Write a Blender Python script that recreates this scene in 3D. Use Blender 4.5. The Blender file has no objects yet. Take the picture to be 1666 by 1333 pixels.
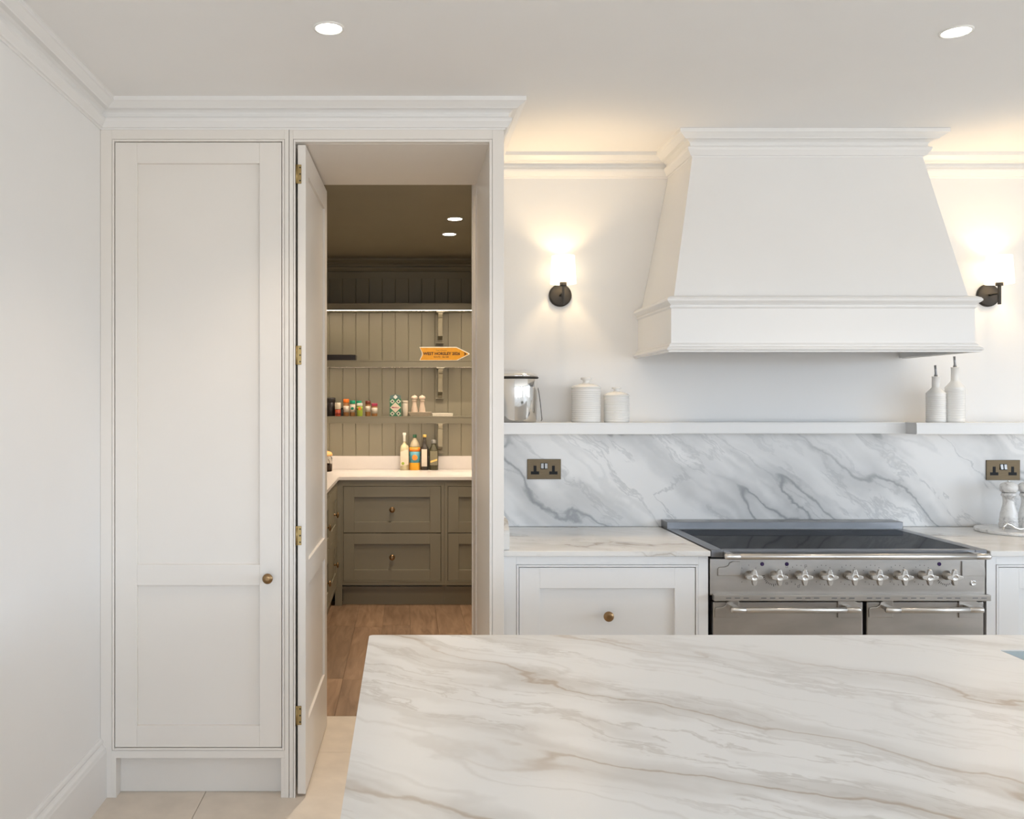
import bpy, bmesh, math, random
from mathutils import Vector, Matrix
random.seed(7)
PI = math.pi
S = bpy.context.scene
C = S.collection

# ------------------------------------------------------------------ camera, sky, exposure
CAMZ = 1.49; F = 1440.0; VX, VY = 660.0, 658.0; W, H = 1666.0, 1333.0
cam_d = bpy.data.cameras.new('camera'); cam = bpy.data.objects.new('camera', cam_d); C.objects.link(cam)
cam.location = (0, 0, CAMZ); cam.rotation_euler = (PI/2, 0, 0)
cam_d.sensor_fit = 'HORIZONTAL'; cam_d.sensor_width = 36.0; cam_d.lens = 36.0*F/W
cam_d.shift_x = (W/2 - VX)/W; cam_d.shift_y = -(H/2 - VY)/W
cam_d.clip_start = 0.05; cam_d.clip_end = 200
S.camera = cam
S.view_settings.view_transform = 'Standard'; S.view_settings.look = 'None'
S.view_settings.gamma = 1.0; S.view_settings.use_curve_mapping = False
S.view_settings.exposure = 0.0
SKY = 11.2
wd = bpy.data.worlds.new('sky'); S.world = wd; wd.use_nodes = True
nt = wd.node_tree; nt.nodes.clear()
wo = nt.nodes.new('ShaderNodeOutputWorld'); wb = nt.nodes.new('ShaderNodeBackground')
wt = nt.nodes.new('ShaderNodeTexCoord'); ws = nt.nodes.new('ShaderNodeSeparateXYZ'); wr = nt.nodes.new('ShaderNodeValToRGB')
nt.links.new(wt.outputs['Generated'], ws.inputs[0]); nt.links.new(ws.outputs['Z'], wr.inputs[0])
wr.color_ramp.elements[0].position = 0.0; wr.color_ramp.elements[0].color = (.47, .46, .45, 1)
wr.color_ramp.elements[1].position = 0.03; wr.color_ramp.elements[1].color = (.70, .835, 1, 1)
nt.links.new(wr.outputs[0], wb.inputs[0]); wb.inputs[1].default_value = SKY
nt.links.new(wb.outputs[0], wo.inputs[0])
S.cycles.use_denoising = True
S.cycles.max_bounces = 10; S.cycles.diffuse_bounces = 6; S.cycles.glossy_bounces = 4
S.cycles.transmission_bounces = 8; S.cycles.transparent_max_bounces = 12
S.cycles.sample_clamp_indirect = 4.0; S.cycles.caustics_reflective = False; S.cycles.caustics_refractive = False

# rooms
XL, XR = -1.156, 5.6          # kitchen side walls
YB, YF = 4.07, -4.4           # back wall, wall behind the camera
ZC = 2.632                    # kitchen ceiling
YT = 3.35                     # face of the tall joinery
PB = 7.30; PXL, PXR = -1.12, 1.15; PZ = 2.683; PY0 = 4.22   # pantry
WIN_F = [(-.90, 1.30), (1.70, 3.20), (3.50, 5.0)]      # garden doors behind the camera (x ranges); leftmost added to light the lower cupboard
WIN_R = [(-3.4, -0.9), (-0.4, 2.1)]     # windows in the right wall (y ranges)

def portal(loc, rot, sx, sy):
    d = bpy.data.lights.new('window_daylight', 'AREA'); d.shape = 'RECTANGLE'; d.size = sx; d.size_y = sy
    d.cycles.is_portal = True
    o = bpy.data.objects.new('window_daylight', d); C.objects.link(o); o.location = loc; o.rotation_euler = rot
for a, b in WIN_F: portal(((a+b)/2, YF-.01, 1.2), (PI/2, 0, 0), b-a, 2.2)
for a, b in WIN_R: portal((XR+.01, (a+b)/2, 1.5), (PI/2, 0, PI/2), b-a, 1.5)

# ------------------------------------------------------------------ materials
M = {}
def nodes(name):
    m = bpy.data.materials.new(name); m.use_nodes = True
    t = m.node_tree; p = t.nodes['Principled BSDF']
    return m, t, p
def paint(name, col, rough=.4, metal=0, var=.03, nscale=6, bump=.0, bscale=60, spec=.5, stretch=None, coat=0):
    m, t, p = nodes(name)
    p.inputs['Roughness'].default_value = rough; p.inputs['Metallic'].default_value = metal
    p.inputs['Specular IOR Level'].default_value = spec
    p.inputs['Coat Weight'].default_value = coat
    tc = t.nodes.new('ShaderNodeTexCoord'); mp = t.nodes.new('ShaderNodeMapping')
    t.links.new(tc.outputs['Object'], mp.inputs[0])
    if stretch: mp.inputs['Scale'].default_value = stretch
    n = t.nodes.new('ShaderNodeTexNoise'); n.inputs['Scale'].default_value = nscale; n.inputs['Detail'].default_value = 4
    t.links.new(mp.outputs[0], n.inputs['Vector'])
    r = t.nodes.new('ShaderNodeValToRGB')
    r.color_ramp.elements[0].position = .3; r.color_ramp.elements[1].position = .7
    r.color_ramp.elements[0].color = tuple(c*(1-var) for c in col)+(1,)
    r.color_ramp.elements[1].color = tuple(min(1, c*(1+var)) for c in col)+(1,)
    t.links.new(n.outputs['Fac'], r.inputs[0]); t.links.new(r.outputs[0], p.inputs['Base Color'])
    if bump:
        n2 = t.nodes.new('ShaderNodeTexNoise'); n2.inputs['Scale'].default_value = bscale
        t.links.new(mp.outputs[0], n2.inputs['Vector'])
        b = t.nodes.new('ShaderNodeBump'); b.inputs['Strength'].default_value = bump; b.inputs['Distance'].default_value = .002
        t.links.new(n2.outputs['Fac'], b.inputs['Height']); t.links.new(b.outputs[0], p.inputs['Normal'])
    M[name] = m; return m
def emit(name, col, s, base=(.8, .8, .8)):
    m, t, p = nodes(name)
    p.inputs['Base Color'].default_value = base+(1,)
    p.inputs['Emission Color'].default_value = col+(1,); p.inputs['Emission Strength'].default_value = s
    M[name] = m; return m
def glass(name, col, rough=.02):
    m, t, p = nodes(name)
    p.inputs['Base Color'].default_value = col+(1,); p.inputs['Roughness'].default_value = rough
    p.inputs['Transmission Weight'].default_value = 1; p.inputs['IOR'].default_value = 1.45
    M[name] = m; return m
def pane_mat(name):
    m, t, p = nodes(name)
    t.nodes.remove(p); o = t.nodes['Material Output']
    a = t.nodes.new('ShaderNodeBsdfTransparent'); g = t.nodes.new('ShaderNodeBsdfGlossy'); g.inputs['Roughness'].default_value = .02
    x = t.nodes.new('ShaderNodeMixShader'); x.inputs[0].default_value = .06
    t.links.new(a.outputs[0], x.inputs[1]); t.links.new(g.outputs[0], x.inputs[2]); t.links.new(x.outputs[0], o.inputs[0])
    M[name] = m
def marble(name, base, soft, dark, rot, off=(0, 0, 0), scale=1.0, rough=.16, amount=1.0, along=.55, across=1.7, warp=.34, lo=.40, hi=.60, wide=.085):
    """veined stone: veins run along the rotated local x axis"""
    m, t, p = nodes(name); L = t.links.new; N = t.nodes.new
    p.inputs['Roughness'].default_value = rough
    tc = N('ShaderNodeTexCoord'); mp = N('ShaderNodeMapping'); mp.vector_type = 'TEXTURE'
    mp.inputs['Rotation'].default_value = rot; mp.inputs['Location'].default_value = off
    L(tc.outputs['Object'], mp.inputs[0])
    wn = N('ShaderNodeTexNoise'); wn.inputs['Scale'].default_value = 2.3*scale; wn.inputs['Detail'].default_value = 6; wn.inputs['Roughness'].default_value = .52
    L(mp.outputs[0], wn.inputs['Vector'])
    sub = N('ShaderNodeVectorMath'); sub.operation = 'SUBTRACT'; sub.inputs[1].default_value = (.5, .5, .5)
    L(wn.outputs['Color'], sub.inputs[0])
    scl = N('ShaderNodeVectorMath'); scl.operation = 'SCALE'; scl.inputs['Scale'].default_value = warp/scale
    L(sub.outputs[0], scl.inputs[0])
    add = N('ShaderNodeVectorMath'); add.operation = 'ADD'; L(mp.outputs[0], add.inputs[0]); L(scl.outputs[0], add.inputs[1])
    sq = N('ShaderNodeMapping'); sq.inputs['Scale'].default_value = (along*scale, across*scale, across*scale); L(add.outputs[0], sq.inputs[0])
    def ridge(sc, det, rough_, lo, hi, seed):
        o = N('ShaderNodeVectorMath'); o.operation = 'ADD'; o.inputs[1].default_value = (seed, seed*1.7, seed*.6); L(sq.outputs[0], o.inputs[0])
        n = N('ShaderNodeTexNoise'); n.inputs['Scale'].default_value = sc; n.inputs['Detail'].default_value = det; n.inputs['Roughness'].default_value = rough_
        L(o.outputs[0], n.inputs['Vector'])
        s = N('ShaderNodeMath'); s.operation = 'SUBTRACT'; s.inputs[1].default_value = .5; L(n.outputs['Fac'], s.inputs[0])
        a = N('ShaderNodeMath'); a.operation = 'ABSOLUTE'; L(s.outputs[0], a.inputs[0])
        r = N('ShaderNodeMapRange'); r.interpolation_type = 'SMOOTHSTEP'
        r.inputs['From Min'].default_value = lo; r.inputs['From Max'].default_value = hi
        r.inputs['To Min'].default_value = 1; r.inputs['To Max'].default_value = 0
        L(a.outputs[0], r.inputs['Value']); return r.outputs['Result']
    def mul(a, b):
        x = N('ShaderNodeMath'); x.operation = 'MULTIPLY'; x.use_clamp = True
        for i, v in enumerate((a, b)):
            if isinstance(v, (int, float)): x.inputs[i].default_value = v
            else: L(v, x.inputs[i])
        return x.outputs[0]
    mk = N('ShaderNodeTexNoise'); mk.inputs['Scale'].default_value = 1.6; mk.inputs['Detail'].default_value = 2; L(sq.outputs[0], mk.inputs['Vector'])
    mr = N('ShaderNodeMapRange'); mr.interpolation_type = 'SMOOTHSTEP'; mr.inputs['From Min'].default_value = lo; mr.inputs['From Max'].default_value = hi
    L(mk.outputs['Fac'], mr.inputs['Value']); mask = mr.outputs['Result']
    broad = mul(ridge(1.5, 4, .52, .0, wide, 3.1), mask)
    thin = mul(ridge(1.5, 3.5, .5, .0, .012, 3.1), mask)
    fine = mul(ridge(3.4, 6, .6, .0, .024, 9.4), mask)
    faint = ridge(2.4, 3, .5, .0, .03, 15.7)
    def mix(fac, a, b):
        x = N('ShaderNodeMix'); x.data_type = 'RGBA'; L(fac, x.inputs['Factor'])
        if isinstance(a, tuple): x.inputs['A'].default_value = a+(1,)
        else: L(a, x.inputs['A'])
        x.inputs['B'].default_value = b+(1,); return x.outputs['Result']
    c = mix(mul(faint, .30*amount), base, soft)
    c = mix(mul(broad, .75*amount), c, soft)
    c = mix(mul(fine, .65*amount), c, soft)
    c = mix(mul(thin, .95*amount), c, dark)
    L(c, p.inputs['Base Color']); M[name] = m; return m

paint('white_paint', (.81, .808, .80), .38, var=.01, nscale=3)
paint('warm_lit_paint', (.79, .758, .715), .38, var=.01, nscale=3)  # white joinery; warm downlight and floor bounce are put into the colour
paint('wall_paint', (.825, .825, .82), .6, var=.012, nscale=2, bump=.05, bscale=140)
paint('ceiling_paint', (.845, .838, .828), .75, var=.012, nscale=2)
paint('trim_paint', (.805, .802, .795), .4, var=.01, nscale=3)
paint('olive_paint', (.235, .211, .152), .42, var=.03, nscale=4)
paint('dark_gap', (.012, .012, .012), .6)
paint('brass', (.30, .19, .095), .30, 1, var=.15, nscale=30)
paint('hinge_brass', (.36, .265, .12), .36, 1, var=.1, nscale=40)
paint('socket_bronze', (.12, .09, .055), .42, .9, var=.08, nscale=30, stretch=(1, 1, 14))
paint('bronze', (.030, .027, .024), .5, .3, var=.1, nscale=30)
paint('steel', (.47, .445, .415), .33, 1, var=.12, nscale=7, stretch=(.7, 1, 2.2), bump=.03, bscale=40)
paint('steel_top', (.22, .222, .23), .33, 1, var=.08, nscale=18, stretch=(.4, 12, 1))
paint('vent_grey', (.34, .335, .33), .4, .9, var=.1)
paint('chrome', (.80, .80, .79), .08, 1, var=.01)
paint('knob_steel', (.60, .575, .54), .30, 1, var=.03)
paint('hob_glass', (.012, .013, .016), .05, var=.02, spec=.16)
def ceramic_hob(name):
    m, t, p = nodes(name); p.inputs['Base Color'].default_value = (.012, .013, .016, 1); p.inputs['Specular IOR Level'].default_value = 0
    p.inputs['Roughness'].default_value = .9; o = t.nodes['Material Output']
    g = t.nodes.new('ShaderNodeBsdfGlossy'); g.inputs['Roughness'].default_value = .04
    x = t.nodes.new('ShaderNodeMixShader'); x.inputs[0].default_value = .13
    d = t.nodes.new('ShaderNodeBsdfDiffuse'); d.inputs['Color'].default_value = (.012, .013, .016, 1)
    t.links.new(d.outputs[0], x.inputs[1]); t.links.new(g.outputs[0], x.inputs[2]); t.links.new(x.outputs[0], o.inputs[0]); t.nodes.remove(p); M[name] = m
ceramic_hob('hob_glass')
paint('black_plastic', (.008, .008, .009), .5, spec=.2)
paint('mark_ink', (.06, .055, .05), .6)
paint('lamp_blue', (.03, .012, .07), .2)
paint('porcelain', (.84, .83, .80), .18, var=.01, coat=.3)
paint('quartz', (.78, .73, .70), .25, var=.015, nscale=20)
paint('grout', (.64, .57, .48), .9, var=.05, nscale=40)
paint('limestone', (.69, .615, .53), .5, var=.07, nscale=9, bump=.06, bscale=90)
paint('outside_green', (.10, .16, .05), .9, var=.3, nscale=3)
paint('sink_grey', (.40, .44, .44), .6, var=.02)
emit('lens_glow', (1, .93, .82), 22); emit('bulb_glow', (1, .80, .55), 8)
emit('strip_glow', (1, .82, .62), 34)
def shade_cloth(name, col, strength, through):
    m, t, p = nodes(name); o = t.nodes['Material Output']
    p.inputs['Base Color'].default_value = (.9, .88, .82, 1); p.inputs['Roughness'].default_value = .8
    p.inputs['Emission Color'].default_value = col+(1,); p.inputs['Emission Strength'].default_value = strength
    a = t.nodes.new('ShaderNodeBsdfTransparent'); x = t.nodes.new('ShaderNodeMixShader'); x.inputs[0].default_value = through
    t.links.new(p.outputs[0], x.inputs[1]); t.links.new(a.outputs[0], x.inputs[2]); t.links.new(x.outputs[0], o.inputs[0]); M[name] = m
shade_cloth('shade_glow', (1, .84, .62), 1.6, .20)
pane_mat('window_glass')
glass('clear_glass', (.97, .98, .96)); glass('amber_glass', (.97, .93, .78))
marble('marble_splash', (.79, .785, .775), (.44, .45, .455), (.27, .28, .29), (0, math.radians(38), 0), (-0.8, 0, .37), .9, along=.34, across=1.7, warp=.22, wide=.10, lo=.36, hi=.56, amount=.85)
marble('marble_worktop', (.77, .755, .725), (.55, .52, .475), (.34, .285, .225), (0, 0, math.radians(-20)), (.2, .1, .3), 1.1, rough=.22, amount=.9)
marble('marble_island', (.78, .785, .785), (.53, .515, .49), (.40, .33, .265), (0, 0, math.radians(-34)), (1.7, .15, .9), .95, rough=.35, amount=1.0, along=.34, across=2.1, warp=.24, lo=.32, hi=.56, wide=.10)
marble('marble_small', (.80, .79, .77), (.55, .54, .53), (.4, .39, .38), (0, .6, 0), (0, 0, 0), 7, rough=.3)

def wood(name):
    m, t, p = nodes(name); L = t.links.new; N = t.nodes.new
    p.inputs['Roughness'].default_value = .45
    tc = N('ShaderNodeTexCoord'); oi = N('ShaderNodeObjectInfo')
    sc = N('ShaderNodeMath'); sc.operation = 'MULTIPLY'; sc.inputs[1].default_value = 37; L(oi.outputs['Random'], sc.inputs[0])
    ad = N('ShaderNodeVectorMath'); ad.operation = 'ADD'; L(tc.outputs['Object'], ad.inputs[0]); L(sc.outputs[0], ad.inputs[1])
    mp = N('ShaderNodeMapping'); mp.inputs['Scale'].default_value = (9, 1.1, 4); L(ad.outputs[0], mp.inputs[0])
    n = N('ShaderNodeTexNoise'); n.inputs['Scale'].default_value = 2.2; n.inputs['Detail'].default_value = 6; n.inputs['Distortion'].default_value = 1.2
    L(mp.outputs[0], n.inputs['Vector'])
    r = N('ShaderNodeValToRGB'); e = r.color_ramp.elements
    e[0].position = .3; e[0].color = (.20, .118, .068, 1); e[1].position = .68; e[1].color = (.35, .225, .14, 1)
    L(n.outputs['Fac'], r.inputs[0])
    hv = N('ShaderNodeHueSaturation'); vr = N('ShaderNodeMapRange'); vr.inputs['To Min'].default_value = .78; vr.inputs['To Max'].default_value = 1.2
    L(oi.outputs['Random'], vr.inputs['Value']); L(vr.outputs[0], hv.inputs['Value']); L(r.outputs[0], hv.inputs['Color'])
    L(hv.outputs[0], p.inputs['Base Color']); M[name] = m
wood('oak')
for nm, c in dict(orange_cap=(.85, .20, .02), green_cap=(.01, .28, .15), white_cap=(.75, .74, .68), brown_cap=(.16, .035, .02),
                  pink_cap=(.42, .04, .10), cream=(.72, .62, .48), spice_brown=(.33, .15, .05), spice_green=(.20, .20, .10),
                  lime=(.32, .42, .05), label_white=(.66, .58, .48), jar_black=(.02, .015, .015), jar_red=(.42, .07, .03),
                  dark_red=(.25, .03, .02), teal=(.10, .17, .16), sign_orange=(.66, .30, .012), sign_white=(.75, .70, .62),
                  ink_brown=(.045, .014, .003), label_blue=(.07, .27, .33), label_orange=(.85, .24, .03), juice=(.85, .42, .02),
                  cordial=(.62, .56, .36), wine_dark=(.03, .022, .016), olive_dark=(.05, .045, .018), label_olive=(.17, .15, .09),
                  neck_glass=(.42, .36, .25), carton_green=(.03, .17, .08), carton_cream=(.62, .62, .48), gold=(.75, .52, .15), mill_wood=(.66, .53, .42), dish=(.60, .52, .42), dish_white=(.85, .78, .66),
                  cork=(.75, .42, .15), grey_lid=(.25, .25, .24), deep_green=(.02, .10, .05), slate=(.07, .085, .09)).items():
    paint(nm, c, .4, var=.05, nscale=30)

# ------------------------------------------------------------------ mesh helpers
class MB:
    def __init__(s): s.v = []; s.f = []; s.sm = []
    def add(s, vs, fs, smooth=False):
        o = len(s.v); s.v += [tuple(v) for v in vs]; s.f += [tuple(i+o for i in f) for f in fs]; s.sm += [smooth]*len(fs); return s
    def box(s, x0, x1, y0, y1, z0, z1):
        return s.add([(x, y, z) for z in (z0, z1) for y in (y0, y1) for x in (x0, x1)],
                     [(0, 2, 3, 1), (4, 5, 7, 6), (0, 1, 5, 4), (1, 3, 7, 5), (3, 2, 6, 7), (2, 0, 4, 6)])
    def frame(s, x0, x1, z0, z1, y0, y1, l, r, b, t):
        """rectangular ring in the xz plane: borders l, r, b, t"""
        s.box(x0, x0+l, y0, y1, z0, z1); s.box(x1-r, x1, y0, y1, z0, z1)
        s.box(x0+l, x1-r, y0, y1, z0, z0+b); return s.box(x0+l, x1-r, y0, y1, z1-t, z1)
    def lathe(s, prof, c, axis='z', seg=24, sx=1.0, sy=1.0):
        n = len(prof); vs = []
        for r, h in prof:
            for k in range(seg):
                a = 2*PI*k/seg; u, v = r*math.cos(a)*sx, r*math.sin(a)*sy
                if axis == 'z': vs.append((c[0]+u, c[1]+v, c[2]+h))
                elif axis == 'y': vs.append((c[0]+u, c[1]-h, c[2]+v))      # h grows towards the viewer
                else: vs.append((c[0]+h, c[1]+u, c[2]+v))
        fs = []
        for i in range(n-1):
            for k in range(seg):
                a, b = i*seg+k, i*seg+(k+1) % seg
                fs.append((a, b, b+seg, a+seg) if axis != 'q' else ())
        s.add(vs, fs, True)
        o = len(s.v)-n*seg
        s.f.append(tuple(o+k for k in reversed(range(seg)))); s.sm.append(False)
        s.f.append(tuple(o+(n-1)*seg+k for k in range(seg))); s.sm.append(False); return s
    def tube(s, pts, r, seg=10, flat=1.0):
        pts = [Vector(p) for p in pts]; rings = []; up = None
        for i, p in enumerate(pts):
            t = (pts[min(i+1, len(pts)-1)]-pts[max(i-1, 0)]).normalized()
            if up is None: up = Vector((0, 0, 1)) if abs(t.z) < .9 else Vector((0, 1, 0))
            a = t.cross(up).normalized(); b = a.cross(t).normalized(); up = b
            rr = r[i] if isinstance(r, (list, tuple)) else r
            rings.append([p+a*rr*math.cos(2*PI*k/seg)+b*rr*flat*math.sin(2*PI*k/seg) for k in range(seg)])
        vs = [v for q in rings for v in q]; n = len(pts)
        s.add(vs, [(i*seg+k, i*seg+(k+1) % seg, (i+1)*seg+(k+1) % seg, (i+1)*seg+k) for i in range(n-1) for k in range(seg)], True)
        o = len(s.v)-n*seg
        s.f.append(tuple(o+k for k in reversed(range(seg)))); s.sm.append(False)
        s.f.append(tuple(o+(n-1)*seg+k for k in range(seg))); s.sm.append(False); return s
    def prism(s, poly, a0, a1, axis):
        """extrude a 2D polygon along axis ('x': poly=(y,z), 'y': poly=(x,z), 'z': poly=(x,y))"""
        f = {'x': lambda p, a: (a, p[0], p[1]), 'y': lambda p, a: (p[0], a, p[1]), 'z': lambda p, a: (p[0], p[1], a)}[axis]
        n = len(poly); vs = [f(p, a0) for p in poly]+[f(p, a1) for p in poly]
        return s.add(vs, [tuple(range(n)), tuple(range(2*n-1, n-1, -1))]+[(i, (i+1) % n, n+(i+1) % n, n+i) for i in range(n)])
    def sweep(s, prof, path, z):
        """moulding: prof=(projection, drop) along a plan path; projects to the right of the walking direction"""
        n = len(path); P = [Vector(p) for p in path]; mit = []
        for i in range(n):
            ns = []
            for a, b in ((i-1, i), (i, i+1)):
                if a >= 0 and b < n:
                    d = (P[b]-P[a]).normalized(); ns.append(Vector((d.y, -d.x)))
            if len(ns) == 1: mit.append(ns[0])
            else:
                q = (ns[0]+ns[1]); mit.append(q*(2/q.dot(q)))
        m = len(prof); vs = [(P[i].x+mit[i].x*p, P[i].y+mit[i].y*p, z-d) for i in range(n) for p, d in prof]
        fs = [(i*m+k, i*m+(k+1) % m, (i+1)*m+(k+1) % m, (i+1)*m+k) for i in range(n-1) for k in range(m)]
        return s.add(vs, fs+[tuple(range(m)), tuple((n-1)*m+k for k in reversed(range(m)))])
    def mesh(s, name, org=(0, 0, 0)):
        me = bpy.data.meshes.new(name)
        me.from_pydata([(v[0]-org[0], v[1]-org[1], v[2]-org[2]) for v in s.v], [], s.f)
        me.polygons.foreach_set('use_smooth', s.sm); me.update()
        b = bmesh.new(); b.from_mesh(me); bmesh.ops.recalc_face_normals(b, faces=b.faces); b.to_mesh(me); b.free()
        return me
ORG = {}
def tag(o, label=None, cat=None, group=None, kind=None):
    if label: o['label'] = label
    if cat: o['category'] = cat
    if group: o['group'] = group
    if kind: o['kind'] = kind
    return o
def obj(name, mb, mat, parent=None, bev=0.0, org=None, label=None):
    """mesh given in world coordinates; origin at org or at the parent's base"""
    if org is None: org = ORG.get(parent.name, (0, 0, 0)) if parent else (0, 0, 0)
    o = bpy.data.objects.new(name, mb.mesh(name, org)); C.objects.link(o)
    o.data.materials.append(M[mat] if isinstance(mat, str) else mat)
    base = ORG.get(parent.name, (0, 0, 0)) if parent else (0, 0, 0)
    o.parent = parent; o.location = tuple(org[i]-base[i] for i in range(3)); ORG[o.name] = tuple(org)
    if bev:
        b = o.modifiers.new('bevel', 'BEVEL'); b.width = bev; b.segments = 2; b.limit_method = 'ANGLE'; b.angle_limit = .6
    if label: o['label'] = label
    return o
def thing(name, label, cat, loc, group=None, kind=None):
    o = bpy.data.objects.new(name, None); o.empty_display_size = .05; C.objects.link(o); o.location = loc; ORG[o.name] = tuple(loc)
    return tag(o, label, cat, group, kind)
def text(name, body, size, mat, parent, loc, shear=0, bold=0, rotz=0):
    cu = bpy.data.curves.new(name, 'FONT'); cu.body = body; cu.size = size; cu.align_x = 'CENTER'; cu.align_y = 'CENTER'
    cu.shear = shear; cu.offset = bold; cu.resolution_u = 2; cu.extrude = .0002
    t = bpy.data.objects.new(name, cu); C.objects.link(t); bpy.context.view_layer.update()
    me = bpy.data.meshes.new_from_object(t.evaluated_get(bpy.context.evaluated_depsgraph_get()))
    C.objects.unlink(t); bpy.data.objects.remove(t)
    o = bpy.data.objects.new(name, me); C.objects.link(o); me.materials.clear(); me.materials.append(M[mat])
    b = ORG[parent.name]; o.parent = parent; o.location = tuple(loc[i]-b[i] for i in range(3)); o.rotation_euler = (PI/2, 0, rotz); ORG[o.name] = tuple(loc)
    return o
def X(px, Y): return (px-VX)/F*Y
def Z(py, Y): return CAMZ-(py-VY)/F*Y

CORN = [(0, 0), (.075, 0), (.075, .016), (.070, .018), (.058, .026), (.048, .032), (.046, .035), (.030, .037), (.020, .043), (.0156, .050), (.0156, .058),
        (.020, .062), (.027, .064), (.028, .070), (.026, .077), (.020, .085), (.015, .092), (.0125, .097), (.006, .098), (.004, .103), (0, .103)]

# ------------------------------------------------------------------ room shell
fl = tag(obj('floor', MB().box(XL-.15, XR+.15, YF-.15, 4.228, -.12, -.006), 'grout'), 'pale limestone tiled kitchen floor', kind='structure')
tx = [XL+.002]+[-.768+.6*k for k in range(11)]; ty = [-1.61, -.71, .19, 1.09, 1.99, 2.89, 3.79, 4.228]
tile_mesh = {}
for i in range(len(tx)-1):
    for j in range(len(ty)-1):
        x0, x1, y0, y1 = tx[i]+.001, tx[i+1]-.001, ty[j]+.001, ty[j+1]-.001
        key = (round(x1-x0, 3), round(y1-y0, 3))
        if key not in tile_mesh: tile_mesh[key] = MB().box(0, key[0], 0, key[1], -.012, 0).mesh('tile')
        if not tile_mesh[key].materials: tile_mesh[key].materials.append(M['limestone'])
        o = bpy.data.objects.new('tile', tile_mesh[key]); C.objects.link(o); o.parent = fl; o.location = (x0, y0, 0)
fp = tag(obj('floor_pantry', MB().box(PXL-.1, PXR+.1, 4.229, PB+.1, -.12, -.01), 'dark_gap'), 'oak plank floor of the pantry', kind='structure')
x = -.71
while x < PXR-.02:
    y = 4.23; first = True
    while y < 6.68:
        ln = random.uniform(.5, 1.5) if first else random.uniform(.75, 1.5); first = False
        y1 = min(6.70, y+ln)
        if 6.70-y1 < .2: y1 = 6.70
        x1 = min(x+.185, PXR)
        obj('plank', MB().box(x+.0006, x1-.0006, y+.0006, y1-.0006, -.016, 0), 'oak', fp, org=(x, y, 0)); y = y1
    x += .185
tag(obj('ceiling', MB().box(XL-.15, XR+.15, YF-.15, PY0, ZC, ZC+.15), 'ceiling_paint'), 'smooth off-white kitchen ceiling', kind='structure')
tag(obj('ceiling_pantry', MB().box(PXL-.1, PXR+.1, PY0+.001, PB+.1, PZ, PZ+.1), 'olive_paint'), 'olive painted pantry ceiling', kind='structure')
tag(obj('wall_left', MB().box(XL-.12, XL, YF-.15, PY0, 0, ZC), 'wall_paint'), 'plain white wall at the left', kind='structure')
tag(obj('wall_back', MB().box(.374, XR+.15, YB, PY0, 0, ZC), 'wall_paint'), 'cream white wall behind the cooker', kind='structure')
tag(obj('wall_back_left', MB().box(XL, -.47, 4.02, PY0, 0, ZC), 'wall_paint'), 'wall behind the tall cupboard', kind='structure')
def holed(name, lab, spans, lo, hi, z0, z1, make):
    mb = MB(); c = lo
    for a, b in spans:
        make(mb, c, a, 0, ZC); make(mb, a, b, 0, z0) if z0 > 0 else None; make(mb, a, b, z1, ZC); c = b
    make(mb, c, hi, 0, ZC)
    tag(obj(name, mb, 'wall_paint'), lab, kind='structure')
holed('wall_front', 'white wall with garden doors behind the camera', WIN_F, XL-.12, XR+.15, .0, 2.3, lambda m, a, b, c, d: m.box(a, b, YF-.15, YF, c, d))
holed('wall_right', 'white wall with two windows at the right', WIN_R, YF, PY0, .75, 2.25, lambda m, a, b, c, d: m.box(XR, XR+.15, a, b, c, d))
k = 0
for a, b in WIN_F:
    k += 1; w = thing('window_%d' % k, 'unseen glazed garden doors behind the camera', None, ((a+b)/2, YF-.08, 0), kind='structure')
    mb = MB(); n = 3; wd_ = (b-a)/n
    for i in range(n): mb.frame(a+i*wd_, a+(i+1)*wd_, .02, 2.3, YF-.11, YF-.05, .05, .05, .12, .06)
    obj('window_frame', mb, 'slate', w)
    for i in range(n): obj('pane', MB().box(a+i*wd_+.05, a+(i+1)*wd_-.05, YF-.083, YF-.077, .14, 2.24), 'window_glass', w)
for a, b in WIN_R:
    k += 1; w = thing('window_%d' % k, 'window in the right wall', None, (XR+.08, (a+b)/2, .75), kind='structure')
    mb = MB(); n = 3; wd_ = (b-a)/n
    for i in range(n):
        y0, y1 = a+i*wd_, a+(i+1)*wd_
        mb.box(XR+.05, XR+.11, y0, y0+.04, .75, 2.25); mb.box(XR+.05, XR+.11, y1-.04, y1, .75, 2.25)
        mb.box(XR+.05, XR+.11, y0, y1, .75, .81); mb.box(XR+.05, XR+.11, y0, y1, 2.19, 2.25)
    obj('window_frame', mb, 'slate', w)
    for i in range(n): obj('pane', MB().box(XR+.077, XR+.083, a+i*wd_+.04, a+(i+1)*wd_-.04, .81, 2.19), 'window_glass', w)
# pantry walls
tag(obj('wall_pantry_left', MB().box(PXL-.1, PXL, PY0, PB, 0, PZ), 'olive_paint'), 'olive pantry wall at the left', kind='structure')
tag(obj('wall_pantry_right', MB().box(PXR, PXR+.1, PY0, PB, 0, PZ), 'olive_paint'), 'olive pantry wall at the right', kind='structure')
pw = tag(obj('wall_pantry_back', MB().box(PXL-.1, PXR+.1, PB, PB+.1, 0, PZ), 'olive_paint'), 'olive tongue and groove panelled pantry wall', kind='structure')
bw = .1086; x0 = X(536.1, PB)-bw*5; pm = None
def plank_mesh(w, h):
    g = .004
    return MB().prism([(.0003, 0), (.0003, -.0085), (g, -.012), (w-g, -.012), (w-.0003, -.0085), (w-.0003, 0)], 0, h, 'z')
zb0, zb1 = 1.065, Z(446, PB)
pmesh = plank_mesh(bw, zb1-zb0).mesh('plank'); pmesh.materials.append(M['olive_paint'])
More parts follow.
